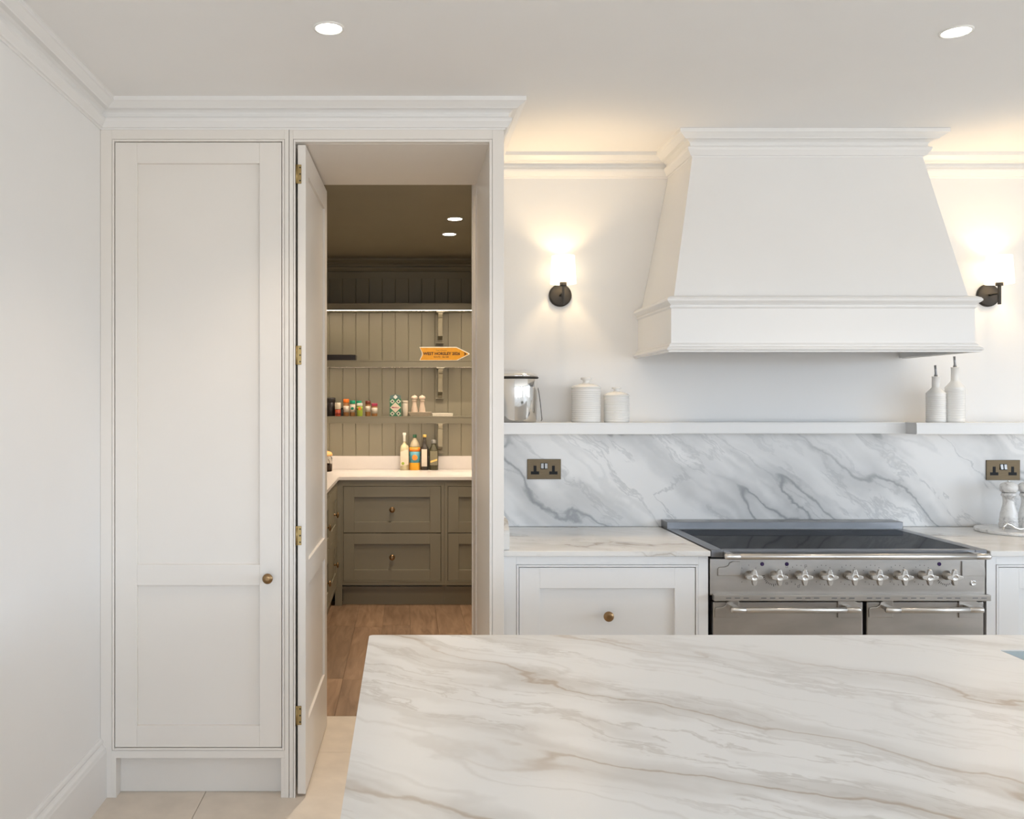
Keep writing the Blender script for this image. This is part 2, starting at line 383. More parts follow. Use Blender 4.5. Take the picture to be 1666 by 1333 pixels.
while x0 < PXR-bw:
    if x0 > PXL:
        o = bpy.data.objects.new('plank', pmesh); C.objects.link(o); o.parent = pw; o.location = (x0, PB, zb0)
    x0 += bw
tag(obj('trim_1', MB().sweep(CORN, [(XL, YF+.0), (XL, YT)], ZC), 'trim_paint'), 'stepped white cornice along the left wall', kind='structure')
tag(obj('trim_2', MB().sweep(CORN, [(XL, YT), (.372, YT), (.372, YB)], ZC), 'trim_paint'), 'stepped white cornice over the tall cupboard and pantry doorway', kind='structure')
tag(obj('trim_3', MB().sweep(CORN, [(.372, YB), (1.208, YB)], ZC), 'trim_paint'), 'stepped cornice on the wall left of the hood', kind='structure')
tag(obj('trim_4', MB().sweep(CORN, [(2.173, YB), (XR, YB)], ZC), 'trim_paint'), 'stepped cornice on the wall right of the hood', kind='structure')
tag(obj('trim_5', MB().sweep([(p*1.0, d) for p, d in CORN]+[(0.016, .103), (.016, .16), (0, .16)], [(PXL, PB), (PXR, PB)], PZ), 'olive_paint'), 'olive cornice at the top of the pantry wall', kind='structure')
SK = [(0, 0), (.004, 0), (.010, .004), (.012, .012), (.009, .022), (.012, .028), (.020, .034), (.022, .044), (.024, .050), (.024, .225), (0, .225)]
tag(obj('baseboard_left', MB().sweep(SK, [(XL, YF), (XL, YT-.001)], .225), 'trim_paint'), 'tall moulded white skirting board on the left wall', kind='structure')

# ------------------------------------------------------------------ joinery helpers
def knob(parent, x, y, z, r=.0195, out=.034, mat='brass'):
    mb = MB().lathe([(.010, 0), (.010, .002), (.0062, .005), (.0055, out*.5), (.009, out*.56), (r*.93, out*.62), (r, out*.70), (r, out*.84), (r*.90, out*.92), (r*.80, out*.93), (r*.76, out*.96), (r*.3, out)], (x, y, z), 'y', 24)
    return obj('knob', mb, mat, parent, label='turned brass knob')
def front(name, parent, x0, x1, z0, z1, y, mat, st=.08, rails=(.08, .08), mid=None, th=.026, rec=.016, knobs=(), label=None, kr=.0195):
    """shaker front: frame of stiles and rails, recessed panels, knobs"""
    mb = MB().frame(x0, x1, z0, z1, y, y+th, st, st, rails[0], rails[1])
    cells = [(z0+rails[0], z1-rails[1])]
    if mid: mb.box(x0+st, x1-st, y, y+th, mid[0], mid[1]); cells = [(z0+rails[0], mid[0]), (mid[1], z1-rails[1])]
    d = obj(name, mb, mat, parent, bev=.0012, label=label)
    for a, b in cells: obj('panel', MB().box(x0+st-.004, x1-st+.004, y+rec, y+rec+.008, a-.004, b+.004), mat, d)
    for kx, kz in knobs: knob(d, kx, y, kz, kr)
    return d
def bead(mb, x0, x1, z0, z1, y, w=.009):
    """beaded lip round an opening, a touch proud of the face frame"""
    mb.frame(x0, x1, z0, z1, y-.0025, y+.02, w, w, w, w)

# ------------------------------------------------------------------ tall cupboard
t = thing('tall_cupboard', 'tall white cupboard with two-panel door and brass knob beside the left wall', 'cupboard', ((XL-.442)/2, YT+.3, 0))
dx0, dx1, dz0, dz1 = -1.100, -.470, .191, 2.482
mb = MB().box(XL+.0005, dx0-.012, YT, YT+.022, 0, ZC-.05).box(dx1+.012, -.4425, YT, YT+.022, 0, ZC-.05).box(dx0-.012, dx1+.012, YT, YT+.022, dz1+.012, ZC-.05)
mb.box(dx0-.012, dx1+.012, YT, YT+.022, .150, dz0-.012).box(dx0-.012, dx0+.004, YT, YT+.054, 0, .150).box(dx1-.002, dx1+.012, YT, YT+.054, 0, .150)
obj('face_frame', mb, 'warm_lit_paint', t, bev=.001)
mb = MB(); bead(mb, dx0-.0107, dx1+.0107, dz0-.0107, dz1+.0107, YT, .008)
obj('bead', mb, 'warm_lit_paint', t, bev=.0015)
mb = MB().box(XL+.001, XL+.02, YT+.024, 4.0, .001, ZC-.05).box(-.462, -.4425, YT+.024, 4.0, .001, ZC-.05)
mb.box(XL+.02, -.462, 3.98, 4.0, .001, ZC-.05).box(XL+.02, -.462, YT+.03, 3.98, .15, .17).box(XL+.02, -.462, YT+.03, 3.98, 2.50, 2.52)
obj('carcass', mb, 'warm_lit_paint', t)
obj('plinth', MB().box(XL+.021, -.463, YT+.055, YT+.075, .001, .150), 'warm_lit_paint', t)
front('door', t, dx0, dx1, dz0, dz1, YT+.001, 'warm_lit_paint', st=.083, rails=(.081, .079), mid=(.804, .883), knobs=[(X(437, YT), Z(940, YT))])

# ------------------------------------------------------------------ pantry doorway
ox0, ox1, oz = -.4176, .319, 2.482
d1 = thing('door_1', 'white pantry doorway with panelled door standing open inwards', None, ((ox0+ox1)/2, YT+.3, 0), kind='structure')
mb = MB().box(-.4405, ox0-.008, YT, YT+.022, 0, ZC-.05).box(ox1+.0095, .372, YT, YT+.022, 0, ZC-.05).box(ox0-.008, ox1+.0095, YT, YT+.022, oz+.012, ZC-.05)
obj('face_frame', mb, 'warm_lit_paint', d1, bev=.001)
mb = MB().box(ox0-.0067, ox0, YT-.0025, YT+.022, 0, oz+.0105).box(ox1-.002, ox1+.0082, YT-.0025, YT+.022, 0, oz+.0105).box(ox0, ox1-.002, YT-.0025, YT+.022, oz+.001, oz+.0105)
obj('bead', mb, 'warm_lit_paint', d1, bev=.0012)
obj('jamb', MB().box(ox1, .372, YT+.0225, 3.984, 0, oz+.03), 'warm_lit_paint', d1)
obj('jamb', MB().box(-.442, ox0-.002, YT+.0225, 3.985, 0, oz+.03), 'warm_lit_paint', d1)
obj('jamb', MB().box(ox1+.001, .373, 3.99, PY0, 0, 2.66), 'warm_lit_paint', d1)
obj('jamb', MB().box(-.47, ox0-.002, 3.99, PY0, 0, 2.66), 'warm_lit_paint', d1)
obj('architrave', MB().box(ox1-.004, ox1+.004, 3.985, 4.0, 0, 2.66).box(ox1-.004, ox1+.004, 4.20, PY0, 0, 2.66), 'warm_lit_paint', d1, bev=.001)
obj('soffit', MB().box(ox0-.002, ox1, YT+.0225, 4.0, oz, oz+.03), 'warm_lit_paint', d1)
# open leaf: built flat, then turned about its hinge
leaf_w, leaf_t = .735, .0305
hx, hy = -.4095, YT+.006
lz0, lz1 = .012, oz-.008
R = Matrix.Translation((hx, hy, 0)) @ Matrix.Rotation(math.radians(-1.2), 4, 'Z')
def turned(mb):
    mb.v = [tuple(R @ Vector(v)) for v in mb.v]; return mb
def yz_frame(mb, y0, y1, z0, z1, x0, x1, a, b, c, d, mid):
    mb.box(x0, x1, y0, y0+a, z0, z1).box(x0, x1, y1-b, y1, z0, z1).box(x0, x1, y0+a, y1-b, z0, z0+c).box(x0, x1, y0+a, y1-b, z1-d, z1)
    return mb.box(x0, x1, y0+a, y1-b, mid[0], mid[1])
lf = obj('door_leaf', turned(yz_frame(MB(), 0, leaf_w, lz0, lz1, 0, leaf_t, .085, .085, .255, .10, (.79, .885))), 'warm_lit_paint', d1, bev=.0015)
for a, b in ((lz0+.255, .79), (.885, lz1-.10)):
    obj('panel', turned(MB().box(.010, leaf_t-.010, .08, leaf_w-.08, a-.004, b+.004)), 'warm_lit_paint', lf)
knob_mb = MB().lathe([(.022, 0), (.022, .004), (.008, .008), (.008, .03), (.02, .038), (.025, .05), (.018, .062), (.004, .066)], (0, 0, 0), 'x', 20)
knob_mb.v = [(v[0]+leaf_t, v[1]+leaf_w-.055, v[2]+.93) for v in knob_mb.v]
for py in (283, 578, 872, 1165):
    hz = Z(py, YT)
    h = obj('hinge', MB().box(hx-.006, hx+.0145, hy-.0035, hy-.0005, hz-.036, hz+.036), 'hinge_brass', lf, bev=.0006, label='brass butt hinge')
    obj('hinge_pin', MB().tube([(hx-.004, hy-.0045, hz-.036), (hx-.004, hy-.0045, hz+.036)], .0042), 'hinge_brass', h)
    for dz in (-.025, 0, .025):
        obj('screw', MB().lathe([(.0032, 0), (.0032, .0008)], (hx+.0095, hy-.0034, hz+dz), 'y', 10), 'bronze', h)

# ------------------------------------------------------------------ extractor hood
hd = thing('extractor_hood', 'large white tapered cooker hood with moulded base and cornice', 'hood', (1.685, YB, 1.70))
bx0, bx1, by = 1.068, 2.289, 3.56; tx0, tx1, tyy = 1.208, 2.173, 3.725; zs, zt_ = 1.904, ZC-.09
sx0, sx1, sy_ = bx0+.012, bx1-.012, by+.012
yb = YB-.001
obj('canopy', MB().add([(sx0, yb, zs), (sx0, sy_, zs), (sx1, sy_, zs), (sx1, yb, zs), (tx0, yb, zt_), (tx0, tyy, zt_), (tx1, tyy, zt_), (tx1, yb, zt_),
     (tx0, yb, ZC-.001), (tx0, tyy, ZC-.001), (tx1, tyy, ZC-.001), (tx1, yb, ZC-.001)],
    [(0, 1, 5, 4), (1, 2, 6, 5), (2, 3, 7, 6), (4, 5, 9, 8), (5, 6, 10, 9), (6, 7, 11, 10), (0, 3, 2, 1), (8, 9, 10, 11), (3, 0, 4, 8, 11, 7)]), 'white_paint', hd)
obj('cornice', MB().sweep(CORN, [(tx0, yb), (tx0, tyy), (tx1, tyy), (tx1, yb)][::1], ZC-.0005), 'white_paint', hd)
hood_c = hd.children[-1] if hd.children else None
obj('apron', MB().box(bx0, bx1, by, by+.02, 1.703, zs).box(bx0, bx0+.02, by+.02, yb, 1.703, zs).box(bx1-.02, bx1, by+.02, yb, 1.703, zs), 'white_paint', hd)
UP = [(-.012, -.016), (.004, -.014), (.016, -.008), (.021, -.001), (.021, .005), (.016, .010), (.008, .016), (.003, .022), (.003, .024), (.007, .025), (.007, .030), (.002, .034), (0, .036), (-.012, .036)]
LO = [(-.006, 0), (.002, .002), (.006, .006), (.010, .010), (.010, .014), (.020, .022), (.024, .027), (.022, .031), (.016, .034), (.016, .039), (-.006, .039)]
pth = [(bx0, yb), (bx0, by), (bx1, by), (bx1, yb)]
obj('upper_moulding', MB().sweep(UP, pth, 1.911), 'white_paint', hd)
obj('lower_moulding', MB().sweep(LO, pth, 1.739), 'white_paint', hd)
obj('filter_panel', MB().box(bx0+.021, bx1-.021, by+.021, yb-.001, 1.79, 1.80), 'steel', hd)

# ------------------------------------------------------------------ splashback, shelf, worktops
tag(obj('splashback', MB().box(.374, 4.6, 4.05, YB-.0005, .931, 1.358), 'marble_splash', org=(.374, 4.05, .93), bev=.001), 'grey veined white marble splashback behind the cooker', 'splashback')
S1, S2 = 3.85, 3.935
sx_a, sx_b = X(1093, S1), X(1491, S1)
poly = [(.374, YB-.001), (.374, S1), (sx_a, S1), (sx_a, S2), (sx_b, S2), (sx_b, S1), (4.2, S1), (4.2, YB-.001)]
sh = thing('wall_shelf', 'long white painted shelf stepping back under the hood', 'shelf', (1.69, YB, 1.359))
def inset(p, d):
    return [(.374, YB-.001), (.374, S1+d), (sx_a-d, S1+d), (sx_a-d, S2+d), (sx_b+d, S2+d), (sx_b+d, S1+d), (4.2, S1+d), (4.2, YB-.001)]
obj('board', MB().prism(inset(poly, .004), 1.364, 1.404, 'z'), 'white_paint', sh)
obj('nosing', MB().prism(poly, 1.404, 1.410, 'z').prism(poly, 1.3595, 1.364, 'z'), 'white_paint', sh, bev=.001)
def worktop(name, x0, x1, label, shaped_right=False):
    return tag(obj(name, MB().box(x0, x1, 3.375, 4.049, .909, .930), 'marble_worktop', org=(x0, 3.375, .909), bev=.003), label, 'worktop')
worktop('marble_worktop', .373, 1.1635, 'veined marble worktop left of the range cooker')
worktop('marble_worktop', 2.230, 4.6, 'veined marble worktop right of the range cooker')
prof = [(3.42, .9305), (3.40, .9305), (3.397, .99), (3.401, 1.005), (3.412, 1.012), (3.425, 1.018), (3.44, 1.032), (3.47, 1.040), (4.048, 1.040), (4.048, .9305)]
tag(obj('side_upstand', MB().prism(prof, .3735, .399, 'x'), 'marble_worktop', org=(.374, 3.7, .93), bev=.002), 'small marble upstand with curved end against the tall joinery', 'upstand')

# ------------------------------------------------------------------ base cabinets
def base_cab(name, label, x0, x1, ox, drawers, ww=.009):
    t = thing(name, label, 'cabinet', ((x0+x1)/2, 3.7, 0))
    Yf = 3.40; dx0, dx1 = ox
    mb = MB().frame(x0, x1, .10, .9085, Yf, Yf+.022, dx0-x0-.012, x1-dx1-.012, .03, .9085-drawers[0][1]-.012)
    mb.box(x0, x0+.04, Yf, Yf+.022, .001, .10).box(x1-.04, x1, Yf, Yf+.022, .001, .10)
    obj('face_frame', mb, 'white_paint', t, bev=.001)
    mb = MB(); bead(mb, dx0-.0107, dx1+.0107, drawers[-1][0]-.0107, drawers[0][1]+.0107, Yf, .008); obj('bead', mb, 'white_paint', t, bev=.0015)
    obj('carcass', MB().box(x0, x0+.018, Yf+.024, 4.04, .1, .9085).box(x1-.018, x1, Yf+.024, 4.04, .1, .9085).box(x0+.018, x1-.018, Yf+.07, 4.04, .1, .118).box(x0+.018, x1-.018, 4.02, 4.04, .118, .9085), 'white_paint', t)
    obj('plinth', MB().box(x0+.041, x1-.041, Yf+.05, Yf+.07, .001, .10), 'white_paint', t)
    for a, b in drawers:
        front('drawer', t, dx0, dx1, a, b, Yf+.001, 'white_paint', st=.078, rails=(.080, .080), knobs=[((dx0+dx1)/2, (a+b)/2)])
base_cab('drawer_cabinet', 'white drawer cabinet with brass knob left of the range cooker', .374, 1.162, (.437, 1.112), [(.498, .862), (.13, .494)])
base_cab('drawer_cabinet', 'white drawer cabinet right of the range cooker', 2.231, 3.10, (2.279, 3.05), [(.498, .862), (.13, .494)])

# ------------------------------------------------------------------ range cooker
rc = thing('range_cooker', 'stainless steel range cooker with black glass hob and cross-shaped knobs', 'cooker', (1.696, 3.7, 0))
cx0, cx1 = 1.1675, 2.2225; cz = .930
YP = 3.395   # control panel face
obj('body', MB().box(cx0+.003, cx1-.003, YP+.045, 4.03, .10, .90), 'black_plastic', rc)
mb = MB(); g0, g1, gy0, gy1 = cx0+.045, cx1-.045, YP+.012, 3.932
mb.box(cx0, g0, YP-.012, 3.954, .905, cz+.004).box(g1, cx1, YP-.012, 3.954, .905, cz+.004).box(g0, g1, YP-.012, gy0, .905, cz+.004).box(g0, g1, gy1, 3.954, .905, cz+.004)
obj('hob_frame', mb, 'steel_top', rc, bev=.002)
hg = obj('hob_glass', MB().box(g0+.0005, g1-.0005, gy0+.0005, gy1-.0005, .91, cz+.003), 'hob_glass', rc)
v = obj('rear_vent', MB().box(cx0, cx1, 3.954, 4.045, .905, cz+.034), 'steel_top', rc, bev=.002)
nsl = 6
for i in range(nsl):
    a = cx0+.05+i*(cx1-cx0-.1)/nsl; b = a+(cx1-cx0-.1)/nsl-.02
    obj('vent_slot', MB().box(a, b, 3.966, 4.034, cz+.0342, cz+.0350), 'vent_grey', v)
cp = obj('control_panel', MB().box(cx0, cx1, YP, YP+.045, .757, .897), 'steel', rc, bev=.0015)
obj('panel_gap', MB().box(cx0+.004, cx1-.004, YP+.006, YP+.045, .897, .905), 'black_plastic', rc)
lip = obj('lower_lip', MB().box(cx0+.006, cx1+.004, YP-.030, YP-.0005, .741, .764), 'steel', rc, bev=.002)
mb = MB()
for i in range(30):
    a = cx0+.05+i*.0335
    if i % 4 != 3: mb.box(a, a+.020, YP-.0308, YP-.0299, .751, .7545)
obj('vent_slot', mb, 'steel_top', lip, label='row of small dark slots')['kind'] = 'stuff'
def plate(parent, x, z, w, h, y, notch, side):
    """bracket plate with a stepped upper corner"""
    c = .006
    if side < 0: p = [(x, z), (x+w, z), (x+w, z+h), (x+notch+.012, z+h), (x+notch, z+h-.006), (x+notch-.004, z+h*.72), (x+notch-.016, z+h*.62), (x+c, z+h*.60), (x, z+h*.60-c)]
    else: p = [(x, z), (x+w, z), (x+w, z+h*.60-c), (x+w-c, z+h*.60), (x+w-notch+.016, z+h*.62), (x+w-notch+.004, z+h*.72), (x+w-notch, z+h-.006), (x+w-notch-.012, z+h), (x, z+h)]
    return obj('handle_bracket', MB().prism(p, y-.006, y, 'y'), 'steel', parent, bev=.0025)
def rail(name, parent, x0, x1, y, z, r, ybase):
    mb = MB().lathe([(r*.35, 0), (r*.85, .003), (r, .008), (r, .055), (r*.93, .0555), (r*.93, .0575), (r, .058), (r, x1-x0-.058), (r*.93, x1-x0-.0575), (r*.93, x1-x0-.0555), (r, x1-x0-.055), (r, x1-x0-.008), (r*.85, x1-x0-.003), (r*.35, x1-x0)], (x0, y, z), 'x', 16)
    for xx in (x0+.03, x1-.03): mb.box(xx-.012, xx+.012, y, ybase, z-r*.6, z+r*.6)
    return obj(name, mb, 'knob_steel', parent)
rail('towel_rail', rc, 1.195, 2.192, 3.315, Z(906, 3.315), .0115, YP-.012)
plate(cp, X(1167, YP), Z(937, YP), .088, .056, YP, .045, -1); plate(cp, X(1564, YP), Z(937, YP), .088, .056, YP, .02, 1)
# nine cross knobs
kz = Z(940, 3.345)
for i, px in enumerate((1227, 1268, 1309, 1350, 1390.5, 1431, 1472, 1512.5, 1553)):
    kx = X(px, 3.345); r1, r2 = .0285, .0105
    pts = []
    for q in range(4):
        a = q*PI/2
        for (u, w_) in ((.0085, -.0125), (r1, -.0058), (r1+.0018, -.003), (r1+.0018, .003), (r1, .0058), (.0085, .0125)):
            if u < .01: 
                if w_ > 0: continue
                u, w_ = .0105, -.0105
            pts.append((kx+u*math.cos(a)-w_*math.sin(a), kz+u*math.sin(a)+w_*math.cos(a)))
    kb = obj('control_knob', MB().prism(pts, 3.338, 3.352, 'y'), 'knob_steel', rc, bev=.002, org=(kx, YP, kz))
    obj('hub', MB().lathe([(.0145, -.0015), (.013, 0), (.0095, .0005), (.009, -.0005), (.002, 0)], (kx, 3.3375, kz), 'y', 20), 'knob_steel', kb)
    obj('shaft', MB().lathe([(.018, 0), (.018, .006), (.011, .010), (.010, .045)], (kx, YP, kz), 'y', 20), 'steel', kb)
    mb = MB()
    kx2, kz2 = kx-.001, kz
    if i in (1, 8): rng = [PI*1.02+j*PI*.96/16 for j in range(17)]
    elif i == 0: rng = [PI*.75, PI*.5, PI*.25, PI*1.25]
    else: rng = [PI*.85-j*PI*1.6/11 for j in range(12)]
    for j, a in enumerate(rng):
        ra, rb = (.034, .044 if j % 4 == 0 else .040) if i in (1, 8) else (.036, .0395)
        w_ = .0011; dx, dz = math.cos(a), math.sin(a); nx, nz = -dz*w_, dx*w_
        mb.prism([(kx2+dx*ra+nx, kz2+dz*ra+nz), (kx2+dx*rb+nx, kz2+dz*rb+nz), (kx2+dx*rb-nx, kz2+dz*rb-nz), (kx2+dx*ra-nx, kz2+dz*ra-nz)], YP-.0004, YP+.001, 'y')
    if i == 2:
        for sx_, sz_ in ((-.045, .032), (-.047, 0), (-.045, -.032), (.028, .035), (.028, -.035), (0, -.044)):
            mb.frame(kx2+sx_-.004, kx2+sx_+.004, kz2+sz_-.004, kz2+sz_+.004, YP-.0004, YP+.001, .001, .001, .001, .001)
    obj('dial_marks', mb, 'mark_ink', cp, label='printed dial markings')['kind'] = 'stuff'
for px in (1240, 1280, 1528):
    obj('indicator_lamp', MB().lathe([(.0075, 0), (.0075, .0015), (.006, .0022)], (X(px, YP), YP, Z(918, YP)), 'y', 16), 'lamp_blue', cp, label='dark indicator lamp')
bt = obj('ignition_button', MB().lathe([(.011, 0), (.011, .003), (.008, .005), (.0075, .003), (.003, .003)], (X(1583, YP), YP, Z(949, YP)), 'y', 18), 'chrome', cp)
for (a, b) in ((1160.5, 1405), (1411, 1602)):
    x0, x1 = X(a, YP), X(b, YP)
    dr = obj('oven_door', MB().box(x0, x1, YP+.004, YP+.042, .32, .731), 'steel', rc, bev=.005)
    zz = Z(993, 3.335)
    plate(dr, x0+.006, zz-.043, .093, .066, YP+.004, .045, -1); plate(dr, x1-.099, zz-.043, .093, .066, YP+.004, .02, 1)
    rail('handle', dr, X(a+28 if a < 1300 else a+29, 3.335), X(b-4 if a < 1300 else b-1, 3.335), 3.335, zz, .0108, YP+.002)
sd = obj('storage_drawer', MB().box(cx0+.008, cx1-.008, YP+.004, YP+.042, .12, .31), 'steel', rc, bev=.005)
rail('handle', sd, cx0+.06, cx1-.06, 3.335, .26, .0095, YP+.002)
for xx in (cx0+.08, cx1-.08):
    for yy in (YP+.12, 3.95): obj('foot', MB().lathe([(.02, 0), (.02, .01), (.014, .015), (.014, .10)], (xx, yy, 0), 'z', 14), 'black_plastic', rc)

# ------------------------------------------------------------------ wall lamps
def soft_falloff(d, dist):
    """linear light falloff, equal to the physical one at the given distance"""
    d.use_nodes = True; t = d.node_tree; e = t.nodes['Emission']
    f = t.nodes.new('ShaderNodeLightFalloff'); f.inputs['Strength'].default_value = 1/dist
    t.links.new(f.outputs['Linear'], e.inputs['Strength'])
def sconce(xw, label):
    zp = 1.990
    t = thing('wall_lamp', label, 'lamp', (xw, YB, zp), 'wall lamps beside the hood')
    obj('backplate', MB().lathe([(.052, 0), (.052, .010), (.050, .013), (.044, .015), (.010, .0165)], (xw, YB, zp), 'y', 40), 'bronze', t)
    ya = 3.986
    obj('arm', MB().tube([(xw, YB-.014, zp), (xw, ya+.004, zp)], .0052, 12), 'bronze', t)
    obj('stem', MB().box(xw-.0055, xw+.0055, ya-.0055, ya+.0055, zp-.050, zp+.035).lathe([(.0150, 0), (.0158, .002), (.0158, .022), (.014, .024)], (xw, ya, zp+.034), 'z', 20), 'bronze', t, bev=.001)
    z0, z1 = 2.033, 2.158
    n = 40; mb = MB(); vs = []
    for r, z in ((.0585, z0), (.0510, z1), (.0500, z1), (.0575, z0)):
        vs += [(xw+r*math.cos(2*PI*k/n), ya+r*math.sin(2*PI*k/n), z) for k in range(n)]
    mb.add(vs, [(i*n+k, i*n+(k+1) % n, ((i+1) % 4)*n+(k+1) % n, ((i+1) % 4)*n+k) for i in range(4) for k in range(n)], True)
    obj('lamp_shade', mb, 'shade_glow', t, label='white fabric tapered drum shade')
    obj('bulb_holder', MB().lathe([(.012, 0), (.012, .011)], (xw, ya, z0+.02), 'z', 16).box(xw-.056, xw+.056, ya-.0012, ya+.0012, z0+.022, z0+.0245), 'porcelain', t)
    obj('bulb', MB().lathe([(.010, 0), (.012, .004), (.010, .010), (.004, .014)], (xw, ya, z0+.031), 'z', 16), 'bulb_glow', t)
    d = bpy.data.lights.new('bulb_light', 'POINT'); d.energy = 3.1; d.color = (1, .70, .37); d.shadow_soft_size = .016; soft_falloff(d, .26)
    l = bpy.data.objects.new('bulb_light', d); C.objects.link(l); l.parent = t; l.location = (0, ya-YB, z0+.080-zp)
    d = bpy.data.lights.new('bulb_light', 'POINT'); d.energy = .3; d.color = (1, .73, .42); d.shadow_soft_size = .012; soft_falloff(d, .2)
    l = bpy.data.objects.new('bulb_light', d); C.objects.link(l); l.parent = t; l.location = (.028, ya-YB-.02, z0+.012-zp)
sconce(X(911, YB), 'bronze wall lamp with lit white shade, left of the hood')
sconce(X(1606, YB), 'bronze wall lamp with lit white shade, right of the hood and partly hidden by it')

# ------------------------------------------------------------------ recessed ceiling lights
def downlight(x, y, z, label, watts, col, r=.041, cone=120, group='recessed ceiling lights'):
    t = thing('downlight', label, 'light', (x, y, z), group)
    n = 32; vs = []
    for rr, dz in ((r+.007, 0), (r+.006, -.003), (r, -.004), (r-.002, 0)): vs += [(x+rr*math.cos(2*PI*k/n), y+rr*math.sin(2*PI*k/n), z+dz) for k in range(n)]
    obj('trim_ring', MB().add(vs, [(i*n+k, i*n+(k+1) % n, (i+1)*n+(k+1) % n, (i+1)*n+k) for i in range(3) for k in range(n)], True), 'porcelain', t)
    obj('lens', MB().lathe([(r-.001, -.0015), (r-.001, -.0005)], (x, y, z), 'z', 32), 'lens_glow', t)
    d = bpy.data.lights.new('downlight_beam', 'SPOT'); d.energy = watts; d.color = col; d.spot_size = math.radians(cone); d.spot_blend = .6; d.shadow_soft_size = .035
    l = bpy.data.objects.new('downlight_beam', d); C.objects.link(l); l.parent = t; l.location = (0, 0, -.006)
WARM = (1, .84, .66)
downlight(X(535, 2.685), 2.685, ZC, 'lit round ceiling light in front of the tall cupboard', 25, (1, .76, .52), .041, 112)
downlight(X(1556, 2.71), 2.71, ZC, 'lit round ceiling light in front of the hood', 18, (1, .86, .70), .041, 108)
downlight(0.02, 4.72, PZ, 'added unseen round light in the pantry ceiling just inside the doorway', 75, (1, .80, .57), .047, 150)  # extra lamp hidden above the soffit, added to warm door and jamb
downlight(X(740, 5.69), 5.69, PZ, 'nearer lit round light in the pantry ceiling', 90, (1, .84, .66), .047, 140)
downlight(X(731, 6.20), 6.20, PZ, 'farther lit round light in the pantry ceiling', 90, (1, .84, .66), .047, 140)

# ------------------------------------------------------------------ sockets
def socket(px, py, label):
    Y = 4.05; x, z = X(px, Y), Z(py, Y)
    t = thing('wall_socket', label, 'socket', (x, Y, z), 'double sockets on the splashback')
    obj('face_plate', MB().box(x-.077, x+.077, Y-.006, Y-.0003, z-.046, z+.046), 'socket_bronze', t, bev=.0015)
    for s in (-1, 1):
        q = x+s*.042
        obj('outlet', MB().box(q-.0065, q+.0065, Y-.0068, Y-.004, z-.010, z+.016).box(q-.019, q+.019, Y-.0068, Y-.004, z-.024, z-.010), 'black_plastic', t)
    obj('switch_surround', MB().box(x-.0165, x+.0165, Y-.0068, Y-.004, z+.000, z+.028), 'black_plastic', t)
    for s in (-1, 1):
        obj('switch', MB().prism([(Y-.0068, z+.002), (Y-.0115, z+.004), (Y-.008, z+.026), (Y-.0068, z+.026)], x+s*.0085-.0058, x+s*.0085+.0058, 'x'), 'vent_grey', t)
socket(885, 763.5, 'antique bronze double socket left of the range cooker')
socket(1631, 765, 'antique bronze double socket behind the marble mills')

# ------------------------------------------------------------------ things on the wall shelf
SZ = 1.4102
y = 3.955; x = .4905
k_ = thing('steel_canister', 'polished steel container with domed lid, half hidden behind the tall joinery', 'container', (x, y, SZ))
obj('body', MB().lathe([(.088, 0), (.092, .003), (.0925, .010), (.0935, .012), (.0985, .14), (.1005, .190), (.0985, .194)], (x, y, SZ), 'z', 48), 'chrome', k_)
obj('rim', MB().lathe([(.099, 0), (.1025, .001), (.1025, .006), (.099, .007)], (x, y, SZ+.194), 'z', 48), 'bronze', k_)
obj('lid', MB().lathe([(.100, 0), (.099, .006), (.090, .014), (.070, .020), (.045, .024), (.004, .026)], (x, y, SZ+.201), 'z', 48), 'chrome', k_)
obj('cord', MB().tube([(x+.10, y+.02, SZ+.165), (x+.108, y+.03, SZ+.14), (x+.116, y+.035, SZ+.09), (x+.121, y+.035, SZ+.04), (x+.124, y+.035, SZ+.012), (x+.12, y+.036, SZ+.004)], .0016, 8), 'bronze', k_)
def canister(px, r, hb, hl, label):
    y = 3.955; x = X(px, y)
    t = thing('storage_jar', label, 'jar', (x, y, SZ), 'white ribbed jars on the shelf')
    pr = [(r*.96, 0), (r, .003)]; n = 15
    for i in range(n):
        h = .006+i*(hb-.012)/n; d = (hb-.012)/n
        pr += [(r, h), (r*1.0, h+d*.62), (r*.985, h+d*.75), (r*.985, h+d*.88)]
    pr += [(r, hb-.004), (r*.985, hb)]
    obj('body', MB().lathe(pr, (x, y, SZ), 'z', 48), 'porcelain', t)
    obj('lid', MB().lathe([(r*.99, 0), (r*1.02, .002), (r*1.01, .006), (r*.80, .014), (r*.45, .020), (r*.24, .0215), (r*.20, .022+hl*.3), (r*.22, .022+hl*.55), (r*.36, .022+hl*.68), (r*.37, .022+hl*.9), (r*.33, .022+hl), (r*.1, .0225+hl)], (x, y, SZ+hb), 'z', 40), 'porcelain', t)
canister(953.5, .0645, .151, .026, 'larger white ribbed ceramic storage jar with knobbed lid')
canister(1003, .0555, .115, .018, 'smaller white ribbed ceramic storage jar with knobbed lid')
